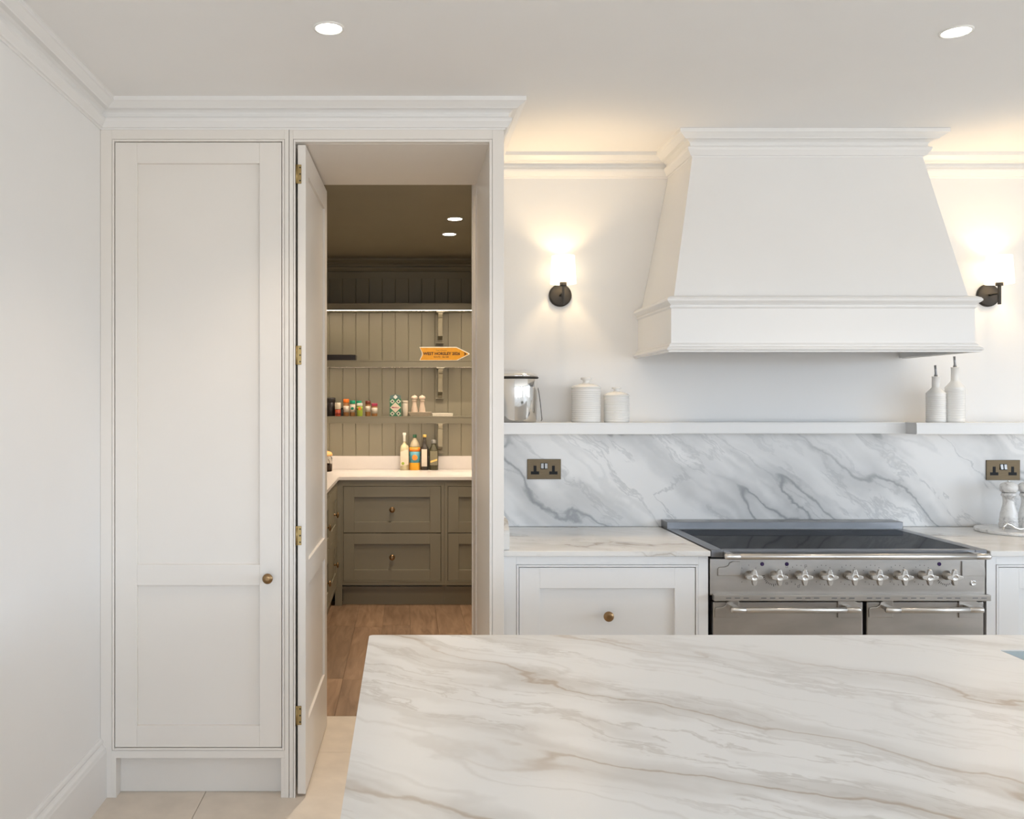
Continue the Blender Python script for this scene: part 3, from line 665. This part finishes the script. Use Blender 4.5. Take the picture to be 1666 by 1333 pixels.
def oil(px, r, hs, hn, ht, hsp, label):
    y = 3.94; x = X(px, y)
    t = thing('oil_bottle', label, 'bottle', (x, y, SZ), 'white oil pourers on the shelf')
    pr = [(r*.95, 0), (r, .003)]; n = 13
    for i in range(n):
        h = .008+i*(hs-.014)/n; d = (hs-.014)/n
        pr += [(r, h), (r, h+d*.65), (r*.982, h+d*.76), (r*.982, h+d*.9)]
    pr += [(r, hs-.002), (r*.98, hs+.002), (r*.46, hn-.004), (r*.40, hn), (r*.39, ht-.003), (r*.43, ht-.002), (r*.40, ht)]
    obj('body', MB().lathe(pr, (x, y, SZ), 'z', 40), 'porcelain', t)
    obj('spout', MB().tube([(x, y, SZ+ht-.002), (x, y, SZ+ht+.012), (x-.001, y, SZ+(ht+hsp)/2), (x-.005, y-.004, SZ+hsp-.004)], [.0085, .0045, .0042, .0046], 10), 'steel_top', t)
p2 = 3.94/F
oil(1522.5, .040, 47*p2, 57*p2, 74.5*p2, 94*p2, 'shorter white ceramic oil bottle with metal spout')
oil(1553.5, .040, 56*p2, 67.5*p2, 89.5*p2, 108.5*p2, 'taller white ceramic oil bottle with metal spout')

# ------------------------------------------------------------------ tray with mills right of the cooker
tx_, ty_, tz_ = 2.668, 3.872, .9302
tag(obj('round_tray', MB().lathe([(.150, 0), (.154, .002), (.155, .012), (.153, .0145), (.148, .0155)], (tx_, ty_, tz_), 'z', 64), 'marble_small', org=(tx_, ty_, tz_)), 'round white marble tray on the worktop right of the cooker', 'tray')
def mill(x, y, z, h, label, mat, mat2, group, name='pepper_mill'):
    t = thing(name, label, 'mill', (x, y, z), group); s = h/.21
    obj('body', MB().lathe([(r*s, q*s) for r, q in ((.034, 0), (.037, .003), (.037, .022), (.034, .026), (.036, .030), (.036, .036), (.033, .039), (.035, .043), (.034, .050), (.033, .062), (.028, .082), (.023, .105), (.022, .122), (.024, .138), (.027, .140), (.0295, .144), (.0295, .149), (.026, .153), (.027, .156))], (x, y, z), 'z', 32), mat, t)
    obj('head', MB().lathe([(r*s, q*s) for r, q in ((.024, 0), (.033, .006), (.036, .018), (.035, .028), (.029, .038), (.018, .044), (.007, .047))], (x, y, z+.157*s), 'z', 32), mat, t)
    obj('finial', MB().lathe([(.003*s, 0), (.005*s, .003*s), (.0055*s, .006*s), (.003*s, .009*s)], (x, y, z+.203*s), 'z', 14), mat2, t)
mt = tz_+.0157
mill(X(1641, 3.90), 3.90, mt, .208, 'left of two white marble mills on the round tray', 'marble_small', 'chrome', 'marble mills')
mill(X(1671, 3.90), 3.90, mt, .208, 'right of two white marble mills on the round tray, cut by the photo edge', 'marble_small', 'chrome', 'marble mills')
yy = 3.775; zz = mt+.006
pts = [(X(1632, yy), yy, zz+.001), (X(1633, yy), yy-.002, zz+.018), (X(1637, yy), yy-.004, zz+.030), (X(1643, yy), yy-.004, zz+.024), (X(1650, yy), yy-.004, zz+.011), (X(1658, yy), yy-.004, zz+.005), (X(1666, yy), yy-.002, zz+.009), (X(1673, yy), yy, zz+.022), (X(1680, yy), yy+.003, zz+.020), (X(1686, yy), yy+.004, zz+.001)]
tag(obj('curled_spoon', MB().tube(pts, [.004, .0045, .005, .006, .0068, .0068, .006, .0055, .005, .004], 12), 'chrome', org=(tx_, yy, mt)), 'shiny curled metal handle lying at the front of the round tray', 'utensil')

# ------------------------------------------------------------------ island
def slab(name, x0, x1, y0, y1, z0, z1, hole, rad, mat, orr, corner=.012):
    bm = bmesh.new(); loops = []
    def rr(a, b, c, d, r, n=6):
        out = []
        for cx, cy, s in ((b-r, d-r, 0), (a+r, d-r, 1), (a+r, c+r, 2), (b-r, c+r, 3)):
            for i in range(n+1):
                t = PI/2*(s+i/n); out.append((cx+r*math.cos(t), cy+r*math.sin(t)))
        return out
    es = []
    for pts in (rr(x0, x1, y0, y1, corner), rr(*hole, rad)):
        vs = [bm.verts.new((p[0], p[1], z1)) for p in pts]
        es += [bm.edges.new((vs[i], vs[(i+1) % len(vs)])) for i in range(len(vs))]
    r = bmesh.ops.triangle_fill(bm, edges=es, use_beauty=True)
    fs = [f for f in r['geom'] if isinstance(f, bmesh.types.BMFace)]
    e = bmesh.ops.extrude_face_region(bm, geom=fs)
    bmesh.ops.translate(bm, verts=[v for v in e['geom'] if isinstance(v, bmesh.types.BMVert)], vec=(0, 0, z0-z1))
    bmesh.ops.recalc_face_normals(bm, faces=bm.faces)
    bmesh.ops.translate(bm, verts=bm.verts, vec=(-orr[0], -orr[1], -orr[2]))
    me = bpy.data.meshes.new(name); bm.to_mesh(me); bm.free()
    o = bpy.data.objects.new(name, me); C.objects.link(o); me.materials.append(M[mat]); o.location = orr; ORG[o.name] = orr
    b = o.modifiers.new('bevel', 'BEVEL'); b.width = .0025; b.segments = 2; b.limit_method = 'ANGLE'; b.angle_limit = .9
    return o
IX0, IX1, IY0, IY1 = -.0885, 3.3, .72, 2.148
hole = (1.352, 1.95, 1.58, 2.016)
iw = tag(slab('island_worktop', IX0, IX1, IY0, IY1, .910, .930, hole, .006, 'marble_island', (IX0, IY0, .91)), 'large beige veined marble island worktop with inset grey sink in the foreground', 'worktop')
isl = thing('kitchen_island', 'white painted island cabinet beneath the foreground worktop', 'island', ((IX0+IX1)/2, (IY0+IY1)/2, 0))
ix0, ix1, iy0, iy1 = IX0+.035, IX1-.035, IY0+.035, IY1-.035
obj('end_panel', MB().frame(ix0, ix1, .10, .9095, iy1-.02, iy1, .09, .09, .09, .08).box(ix0+.08, ix1-.08, iy1-.02, iy1-.009, .15, .86), 'white_paint', isl)
obj('end_panel', MB().box(ix0, ix0+.02, iy0, iy1-.021, .10, .9095), 'white_paint', isl)
obj('end_panel', MB().box(ix1-.02, ix1, iy0, iy1-.021, .10, .9095), 'white_paint', isl)
obj('end_panel', MB().box(ix0+.021, ix1-.021, iy0, iy0+.02, .10, .9095), 'white_paint', isl)
obj('plinth', MB().box(ix0+.05, ix1-.05, iy0+.05, iy1-.05, .001, .10), 'white_paint', isl)
sk = iw
a, b, c, d = hole[0]+.006, hole[1]-.006, hole[2]+.006, hole[3]-.006
sk = obj('sink_basin', MB().box(a-.0055, a, c-.0055, d+.0055, .70, .9285).box(b, b+.0055, c-.0055, d+.0055, .70, .9285).box(a, b, c-.0055, c, .70, .9285).box(a, b, d, d+.0055, .70, .9285).box(a, b, c, d, .70, .712), 'sink_grey', sk, bev=.001, label='grey undermounted sink')
obj('drain', MB().lathe([(.04, 0), (.045, .003), (.03, .004), (.028, .001), (.004, .001)], ((a+b)/2, (c+d)/2, .712), 'z', 24), 'chrome', sk)

# ------------------------------------------------------------------ pantry cabinets and worktop
PF = 6.54; PTZ = Z(776, 6.52)
def olive_unit(label, x0, x1, opening, drawers, kn=True):
    t = thing('pantry_drawer_unit', label, 'cabinet', ((x0+x1)/2, PF+.35, 0))
    a, b = opening; zt = PTZ-.0255
    mb = MB().frame(x0, x1, .153, zt, PF, PF+.022, a-x0-.010, x1-b-.010, drawers[-1][0]-.153-.010, zt-drawers[0][1]-.010)
    mb.box(x0, a-.010, PF, PF+.022, .001, .153) if x0 < -.4 else None
    obj('face_frame', mb, 'olive_paint', t, bev=.001)
    mb = MB(); bead(mb, a-.0105, b+.0105, drawers[-1][0]-.0105, drawers[0][1]+.0105, PF, .008); obj('bead', mb, 'olive_paint', t, bev=.0015)
    obj('carcass', MB().box(x0, x0+.018, PF+.024, PB-.02, .12, zt).box(x1-.018, x1, PF+.024, PB-.02, .12, zt).box(x0+.018, x1-.018, PF+.024, PB-.02, .12, .138), 'olive_paint', t)
    obj('plinth', MB().box(x0+(.055 if x0 < -.4 else 0), x1, PF+.05, PF+.068, .001, .15), 'olive_paint', t)
    for c, d in drawers:
        front('drawer', t, a, b, c, d, PF+.001, 'olive_paint', st=.079, rails=(.079, .079), knobs=[((a+b)/2, (c+d)/2)] if kn else [], kr=.021)
dz = [(Z(867, PF), Z(791.6, PF)), (Z(945, PF), Z(868.2, PF))]
olive_unit('olive pantry drawer cabinet with two brass knobs under the pale worktop', X(545, PF), X(723, PF), (X(559, PF), X(717, PF)), dz)
olive_unit('olive pantry drawer cabinet at the right, partly hidden by the doorway', X(723, PF)+.001, 1.145, (X(729, PF), 1.10), dz)
# left-hand run, drawers facing right
lx = X(549, 6.53)
def olive_side(label, y0, y1, knob_z):
    t = thing('pantry_side_unit', label, 'cabinet', (-.85, (y0+y1)/2, 0))
    zt = PTZ-.0255; zs_ = [(dz[0][0], dz[0][1]), (dz[1][0], dz[1][1])]
    mb = MB()
    def fr(mb, a, b, c, d, xf, xb, l, r, bo, to):
        mb.box(xb, xf, a, a+l, c, d).box(xb, xf, b-r, b, c, d).box(xb, xf, a+l, b-r, c, c+bo).box(xb, xf, a+l, b-r, d-to, d); return mb
    obj('face_frame', fr(MB(), y0, y1, .153, zt, lx, lx-.022, .05, .05, zs_[1][0]-.153-.004, zt-zs_[0][1]-.004), 'olive_paint', t, bev=.001)
    obj('carcass', MB().box(PXL+.002, lx-.024, y0, y0+.018, .12, zt).box(PXL+.002, lx-.024, y1-.018, y1, .12, zt), 'olive_paint', t)
    obj('plinth', MB().box(lx-.068, lx-.05, y0, y1, .001, .15), 'olive_paint', t)
    for c, d in zs_:
        dr = obj('drawer', fr(MB(), y0+.054, y1-.054, c, d, lx-.001, lx-.022, .07, .07, .079, .079), 'olive_paint', t, bev=.001)
        obj('panel', MB().box(lx-.020, lx-.010, y0+.12, y1-.12, c+.075, d-.075), 'olive_paint', dr)
        r, out = .021, .036; zz = (c+d)/2
        mb = MB().lathe([(.010, 0), (.010, .002), (.006, .005), (.0055, out*.5), (.009, out*.56), (r*.93, out*.62), (r, out*.72), (r, out*.84), (r*.75, out*.95), (r*.3, out)], (lx-.001, (y0+y1)/2, zz), 'x', 20)
        obj('knob', mb, 'brass', dr, label='turned brass knob')
olive_side('olive pantry drawer cabinet on the left run, nearer the corner', 5.90, 6.538, .5)
olive_side('olive pantry drawer cabinet on the left run, behind the open door', 5.255, 5.895, .5)
pwk = thing('pantry_worktop', 'pale quartz worktop in the pantry with matching upstand', 'worktop', (0, PB-.3, PTZ-.025))
obj('slab', MB().prism([(PXL+.001, PB-.0015), (PXL+.001, 5.24), (lx+.012, 5.24), (lx+.012, 6.52), (PXR-.001, 6.52), (PXR-.001, PB-.0015)], PTZ-.025, PTZ, 'z'), 'quartz', pwk, bev=.002)
obj('upstand', MB().box(PXL+.021, PXR-.001, PB-.0215, PB-.0015, PTZ+.0003, 1.0645).box(PXL+.001, PXL+.0208, 5.24, PB-.0015, PTZ+.0003, 1.0645), 'quartz', pwk, bev=.001)

# ------------------------------------------------------------------ pantry shelves
YS = 7.03; PW = PB-.0125
def pshelf(zt, zb, label, strip):
    t = thing('pantry_shelf', label, 'shelf', (0, PW, zb), 'olive pantry shelves')
    obj('board', MB().box(PXL+.001, PXR-.001, YS+.004, PW, zb+.006, zt-.008), 'olive_paint', t)
    obj('edge_moulding', MB().box(PXL+.001, PXR-.001, YS, YS+.02, zt-.008, zt).box(PXL+.001, PXR-.001, YS, YS+.010, zb, zb+.006).box(PXL+.001, PXR-.001, YS+.02, PW, zt-.008, zt), 'olive_paint', t, bev=.001)
    obj('led_strip', MB().box(PXL+.01, PXR-.01, YS+.012, YS+.034, zb+.001, zb+.0055), strip, t, label='glowing warm light strip')
    for bx_ in (X(717, 7.1), -.85, ):
        w = .019; y0 = PW-.0005; zt0 = zb+.0055
        pr = [(y0, zt0-.245), (y0-.034, zt0-.245), (y0-.038, zt0-.232), (y0-.028, zt0-.222), (y0-.060, zt0-.205), (y0-.088, zt0-.198), (y0-.092, zt0-.15), (y0-.100, zt0-.09), (y0-.112, zt0-.058), (y0-.112, zt0-.052), (y0-.120, zt0-.050), (y0-.135, zt0-.040), (y0-.148, zt0-.025), (y0-.15, zt0-.012), (y0-.15, zt0), (y0, zt0)]
        br = obj('bracket', MB().prism(pr, bx_-w, bx_+w, 'x'), 'olive_paint', t, bev=.002)
        obj('bracket_cap', MB().box(bx_-.032, bx_+.032, y0-.17, y0, zt0-.012, zt0-.0002), 'olive_paint', br, bev=.002)
        obj('bracket_foot', MB().box(bx_-.031, bx_+.031, y0-.038, y0, zt0-.255, zt0-.2455), 'olive_paint', br, bev=.002)
zsh = [(Z(493.5, YS), Z(505, YS)), (Z(586.5, YS), Z(598, YS)), (Z(677.7, YS), Z(689.3, YS))]
emit('strip_glow_soft', (1, .82, .62), 28)
pshelf(*zsh[0], 'top olive pantry shelf with bright light strip beneath', 'strip_glow')
pshelf(*zsh[1], 'middle olive pantry shelf carrying the orange arrow sign', 'strip_glow_soft')
pshelf(*zsh[2], 'lowest olive pantry shelf carrying spice jars and mills', 'strip_glow_soft')
z1s, z2s, z3s = zsh[0][0]+.0003, zsh[1][0]+.0003, zsh[2][0]+.0003

# ------------------------------------------------------------------ things on the pantry shelves
bx_ = thing('flat_box', 'black flat box at the left of the middle pantry shelf', 'box', (X(553, 7.12), 7.16, z2s))
x0, x1 = X(528, 7.10), X(578.6, 7.10)
obj('base', MB().box(x0, x1, 7.09, 7.26, z2s, z2s+.030), 'jar_black', bx_, bev=.001)
obj('lid', MB().box(x0-.001, x1+.001, 7.089, 7.261, z2s+.0303, z2s+.048), 'jar_black', bx_, bev=.001)
# arrow sign
YG = 7.13; gx0, gx1 = X(682, YG), X(764, YG); gz0 = z2s; gz1 = z2s+.113
sg = thing('arrow_sign', 'orange arrow-shaped sign reading WEST HORSLEY 2026 on the middle pantry shelf', 'sign', ((gx0+gx1)/2, YG, z2s))
def arrow(i):
    a, b, c, d = gx0+i, gx1-i*1.8, gz0+i, gz1-i; mz = (c+d)/2; hx_ = gx1-.105
    return [(a, c), (hx_-i*.3, c), (b, mz-.004), (b, mz+.004), (hx_-i*.3, d), (a, d), (a+.020, mz+.012), (a+.022, mz), (a+.020, mz-.012)]
obj('board', MB().prism(arrow(0), YG, YG+.008, 'y'), 'sign_white', sg, bev=.001)
obj('face', MB().prism(arrow(.007), YG-.0008, YG+.001, 'y'), 'sign_orange', sg)
gm = (gx0+gx1)/2-.022; zm = (gz0+gz1)/2
text('lettering', 'WEST HORSLEY 2026', .0315, 'ink_brown', sg, (gm, YG-.0012, zm+.001), bold=.0013)
text('lettering', 'Tour Closure', .016, 'ink_brown', sg, (gm-.005, YG-.0012, zm+.029), shear=.2)
text('lettering', 'ROUTE · 366 KM', .0165, 'ink_brown', sg, (gm-.004, YG-.0012, zm-.025), bold=.0004)
ax = gx1-.034
obj('arrow_mark', MB().prism([(ax-.014, zm+.012), (ax-.006, zm+.012), (ax+.008, zm), (ax-.006, zm-.012), (ax-.014, zm-.012), (ax-.004, zm)], YG-.0014, YG-.0009, 'y'), 'ink_brown', sg)
U = 7.10/F
def jar(px0, px1, top, label, cap, body, lab, Yj=7.10, fill=None, name='spice_jar', capf=.22, low=.08, high=.60, cat='jar', group='spice jars on the pantry shelf', spot=None):
    x = X((px0+px1)/2, Yj); r = (px1-px0)/2*Yj/F; h = (676.5-top)*Yj/F
    t = thing(name, label, cat, (x, Yj, z3s), group)
    hb = h*(1-capf)
    obj('body', MB().lathe([(r*.9, 0), (r*.98, .003), (r*.98, hb*.93), (r*.80, hb)], (x, Yj, z3s), 'z', 20), body, t, bev=0)
    obj('cap', MB().lathe([(r*.95, 0), (r, .002), (r, h-hb-.004), (r*.9, h-hb)], (x, Yj, z3s+hb+.0003), 'z', 20), cap, t)
    if lab:
        obj('label', MB().lathe([(r*.985, h*low+.001), (r*1.005, h*low+.001), (r*1.005, h*high), (r*.985, h*high)], (x, Yj, z3s), 'z', 20), lab, t)
    if spot:
        obj('emblem', MB().lathe([(r*.55, 0), (r*.5, .0008)], (x, Yj-r*1.0, z3s+h*(low+high)/2), 'y', 14), spot, t)
    return t
jar(530.5, 545.7, 646.5, 'black lidded jar at the left end of the lowest pantry shelf', 'jar_black', 'jar_black', None, 7.13, name='lidded_jar', group='jars')
jar(544.8, 554.4, 654.5, 'small red jar with cream top beside the black jar', 'cream', 'jar_red', 'dark_red', 7.08, capf=.48, low=.12, high=.28)
jar(554, 558.6, 663, 'tiny dark jar between the red jar and the orange-capped jar', 'jar_black', 'slate', None, 7.16)
jar(558.4, 568, 648.5, 'spice jar with orange cap', 'orange_cap', 'spice_brown', 'label_white', low=.22, high=.6)
jar(569, 578, 651, 'spice jar with green cap and round green emblem', 'green_cap', 'spice_brown', 'label_white', low=.24, high=.75, spot='green_cap')
jar(579.5, 588.5, 651.5, 'green-capped jar hidden behind the white-capped lime green jar', 'green_cap', 'spice_green', None, 7.17)
jar(580.8, 590, 655, 'lime green spice jar with white cap', 'white_cap', 'lime', 'lime', 7.08, low=.5, high=.66, spot='orange_cap')
jar(594.3, 603, 651.5, 'spice jar with dark brown cap', 'brown_cap', 'spice_brown', 'label_white', low=.28, high=.66)
jar(604.3, 614.3, 655.5, 'spice jar with pink cap at the right of the row', 'pink_cap', 'spice_brown', 'label_white', low=.2, high=.66)
# salt carton
yc = 7.09; x0, x1 = X(634, yc), X(652.6, yc); hc = (677-648.5)*yc/F; xm = (x0+x1)/2
ct = thing('salt_carton', 'green and white diamond patterned salt carton with teal top', 'carton', (xm, yc, z3s))
obj('body', MB().box(x0, x1, yc, yc+.05, z3s, z3s+hc), 'carton_green', ct)
obj('top_flap', MB().prism([(x0+.003, z3s+hc), (x1-.003, z3s+hc), (x1-.004, z3s+hc+.026), (xm+.022, z3s+hc+.029), (xm, z3s+hc+.035), (xm-.022, z3s+hc+.029), (x0+.004, z3s+hc+.026)], yc+.006, yc+.044, 'y'), 'teal', ct)
lz = z3s+.070
def diamond(cx_, cz_, rx, rz, y0, y1): return MB().prism([(cx_-rx, cz_), (cx_, cz_-rz), (cx_+rx, cz_), (cx_, cz_+rz)], y0, y1, 'y')
obj('label', diamond(xm, lz, .0435, .0425, yc-.001, yc-.0002), 'cream', ct)
for dx_ in (-.0245, .0245):
    for dz_ in (-.049, .049):
        q = obj('print_diamond', diamond(xm+dx_, lz+dz_, .0195, .0195, yc-.0009, yc-.0002), 'carton_cream', ct)
        obj('print_dot', diamond(xm+dx_, lz+dz_, .0085, .0085, yc-.0013, yc-.0010), 'jar_black', q)
obj('label', MB().prism([(xm-.018, z3s+hc+.014), (xm, z3s+hc-.004), (xm+.018, z3s+hc+.014), (xm, z3s+hc+.032)], yc-.001, yc+.0055, 'y'), 'white_cap', ct)
text('lettering', 'Maldon', .019, 'pink_cap', ct, (xm, yc-.0014, lz), bold=.0002)
jar(653.8, 664.2, 651.3, 'white tin with small dark label behind the salt carton', 'label_white', 'label_white', None, 7.14, name='white_tin', capf=.14, cat='tin', group='tins')
yd = 7.11
def dish(px0, px1, t0, h, label, mat, flare):
    x0, x1 = X(px0, yd), X(px1, yd); t = thing('serving_dish', label, 'dish', ((x0+x1)/2, yd+.02, z3s), 'dishes on the pantry shelf')
    a = flare; ya, yb_ = yd-.05, yd+.09
    vs = [(x0+a, ya+a, z3s), (x1-a, ya+a, z3s), (x1-a, yb_-a, z3s), (x0+a, yb_-a, z3s), (x0, ya, z3s+h), (x1, ya, z3s+h), (x1, yb_, z3s+h), (x0, yb_, z3s+h),
          (x0+.006, ya+.006, z3s+h), (x1-.006, ya+.006, z3s+h), (x1-.006, yb_-.006, z3s+h), (x0+.006, yb_-.006, z3s+h),
          (x0+a+.006, ya+a+.004, z3s+h*.55), (x1-a-.006, ya+a+.004, z3s+h*.55), (x1-a-.006, yb_-a-.004, z3s+h*.55), (x0+a+.006, yb_-a-.004, z3s+h*.55)]
    fs = [(0, 3, 2, 1), (12, 13, 14, 15)]
    for o in (0, 4, 8):
        fs += [(o+i, o+(i+1) % 4, o+4+(i+1) % 4, o+4+i) for i in range(4)]
    obj('dish_body', MB().add(vs, fs), mat, t, bev=.0015)
dish(664, 702.6, 670, .034, 'grey rectangular dish with flared sides under the pale mills', 'dish', .020)
dish(703, 736.6, 672, .024, 'shallow white rectangular dish at the right of the pantry shelf', 'dish_white', .003)
mill(X(674.4, yd+.02), yd+.02, z3s+.0195, .152, 'left of two pale wooden mills in the grey dish', 'mill_wood', 'chrome', 'pale wooden mills')
mill(X(686.8, yd+.02), yd+.02, z3s+.0195, .152, 'right of two pale wooden mills in the grey dish', 'mill_wood', 'chrome', 'pale wooden mills')

# ------------------------------------------------------------------ bottles on the pantry worktop
WZ = PTZ+.0004; YW = 7.20; u = YW/F
def bottle(name, px0, px1, label, prof_px, mat, cap, cap_px, sx=1, sy=1, seg=24):
    x = X((px0+px1)/2, YW); r = (px1-px0)/2*u
    t = thing(name, label, 'bottle', (x, YW, WZ), 'bottles on the pantry worktop')
    obj('bottle_body', MB().lathe([(f*r, h*u) for f, h in prof_px], (x, YW, WZ), 'z', seg), mat, t)
    obj('cap', MB().lathe([(f*r, h*u) for f, h in cap_px], (x, YW, WZ), 'z', 20), cap, t)
    return t, x, r
t, x, r = bottle('cordial_bottle', 651, 665.2, 'pale cordial bottle with white neck and slanted cream label', [(.92, 0), (1, 1), (1, 35), (.9, 39), (.45, 42), (.30, 45), (.28, 53)], 'cordial', 'white_cap', [(.3, 46), (.33, 47), (.34, 56), (.42, 57), (.42, 60), (.36, 60.5)])
obj('label', MB().prism([(x-r*.92, WZ+7*u), (x+r*.92, WZ+9*u), (x+r*.92, WZ+34*u), (x-r*.92, WZ+30*u)], YW-r*1.02, YW-r*.35, 'y'), 'cream', t)
obj('emblem', MB().lathe([(.012, 0), (.010, .001)], (x-r*.35, YW-r*1.02, WZ+11*u), 'y', 14), 'lime', t)
t, x, r = bottle('juice_bottle', 666, 683.5, 'orange juice bottle with green cap and blue and orange label', [(.92, 0), (1, 1), (1, 36), (.92, 37)], 'juice', 'deep_green', [(.36, 52.2), (.36, 57), (.32, 57.5)])
obj('label', MB().lathe([(r*1.0, 12*u), (r*1.012, 12*u), (r*1.012, 30*u), (r*1.0, 30*u)], (x, YW, WZ), 'z', 24), 'label_blue', t)
obj('label', MB().lathe([(r*1.0, 30.1*u), (r*1.012, 30.1*u), (r*1.012, 36*u), (r*1.0, 36*u)], (x, YW, WZ), 'z', 24), 'label_orange', t)
obj('bottle_neck', MB().lathe([(.915*r, 37.1*u), (.90*r, 39*u), (.70*r, 45*u), (.42*r, 49*u), (.30*r, 51*u), (.30*r, 52*u)], (x, YW, WZ), 'z', 24), 'neck_glass', t)
obj('emblem', MB().lathe([(.023, 0), (.021, .0015)], (x, YW-r*1.008, WZ+20.5*u), 'y', 20), 'label_orange', t)
t, x, r = bottle('wine_bottle', 684.3, 697.3, 'dark bottle with yellow cap and tall white label', [(.93, 0), (1, 1), (1, 33), (.9, 37), (.48, 41), (.42, 44), (.40, 53)], 'wine_dark', 'gold', [(.44, 53.1), (.44, 57.3), (.40, 57.6)])
obj('label', MB().prism([(x-r*.78, WZ+6*u), (x+r*.60, WZ+6*u), (x+r*.60, WZ+34*u), (x-r*.78, WZ+34*u)], YW-r*1.02, YW-r*.55, 'y'), 'label_white', t)
t, x, r = bottle('olive_oil_bottle', 698, 713, 'dark square-shouldered oil bottle beside the shelf bracket', [(.95, 0), (1, 1), (1, 31), (.92, 33), (.45, 40), (.40, 43)], 'olive_dark', 'grey_lid', [(.52, 43.1), (.52, 48.5), (.45, 49)], seg=20)
obj('label', MB().prism([(x-r*.80, WZ+8*u), (x+r*.80, WZ+8*u), (x+r*.80, WZ+31*u), (x-r*.80, WZ+31*u)], YW-r*1.02, YW-r*.45, 'y'), 'label_olive', t)
obj('label', MB().prism([(x-r*.74, WZ+12*u), (x+r*.74, WZ+15.5*u), (x+r*.74, WZ+18.5*u), (x-r*.74, WZ+15*u)], YW-r*1.03, YW-r*1.0, 'y'), 'gold', t)
# glass jar with wooden lid, mostly behind the open door
yj = 7.05; xj = X(529.5, yj)
t = thing('glass_jar', 'clear glass jar with rounded wooden lid, mostly hidden by the open door', 'jar', (xj, yj, WZ))
obj('jar_body', MB().lathe([(.050, 0), (.054, .003), (.054, .105), (.046, .118), (.045, .122)], (xj, yj, WZ), 'z', 28), 'clear_glass', t)
obj('contents', MB().lathe([(.046, .004), (.049, .006), (.049, .05), (.03, .062), (.004, .066)], (xj, yj, WZ), 'z', 20), 'spice_brown', t)
obj('lid', MB().lathe([(.050, 0), (.056, .003), (.056, .014), (.049, .028), (.03, .038), (.004, .041)], (xj, yj, WZ+.1225), 'z', 28), 'cork', t)
obj('clasp', MB().tube([(xj+.035, yj-.045, WZ+.03), (xj+.038, yj-.047, WZ+.075), (xj+.028, yj-.055, WZ+.10)], .002, 8), 'bronze', t)
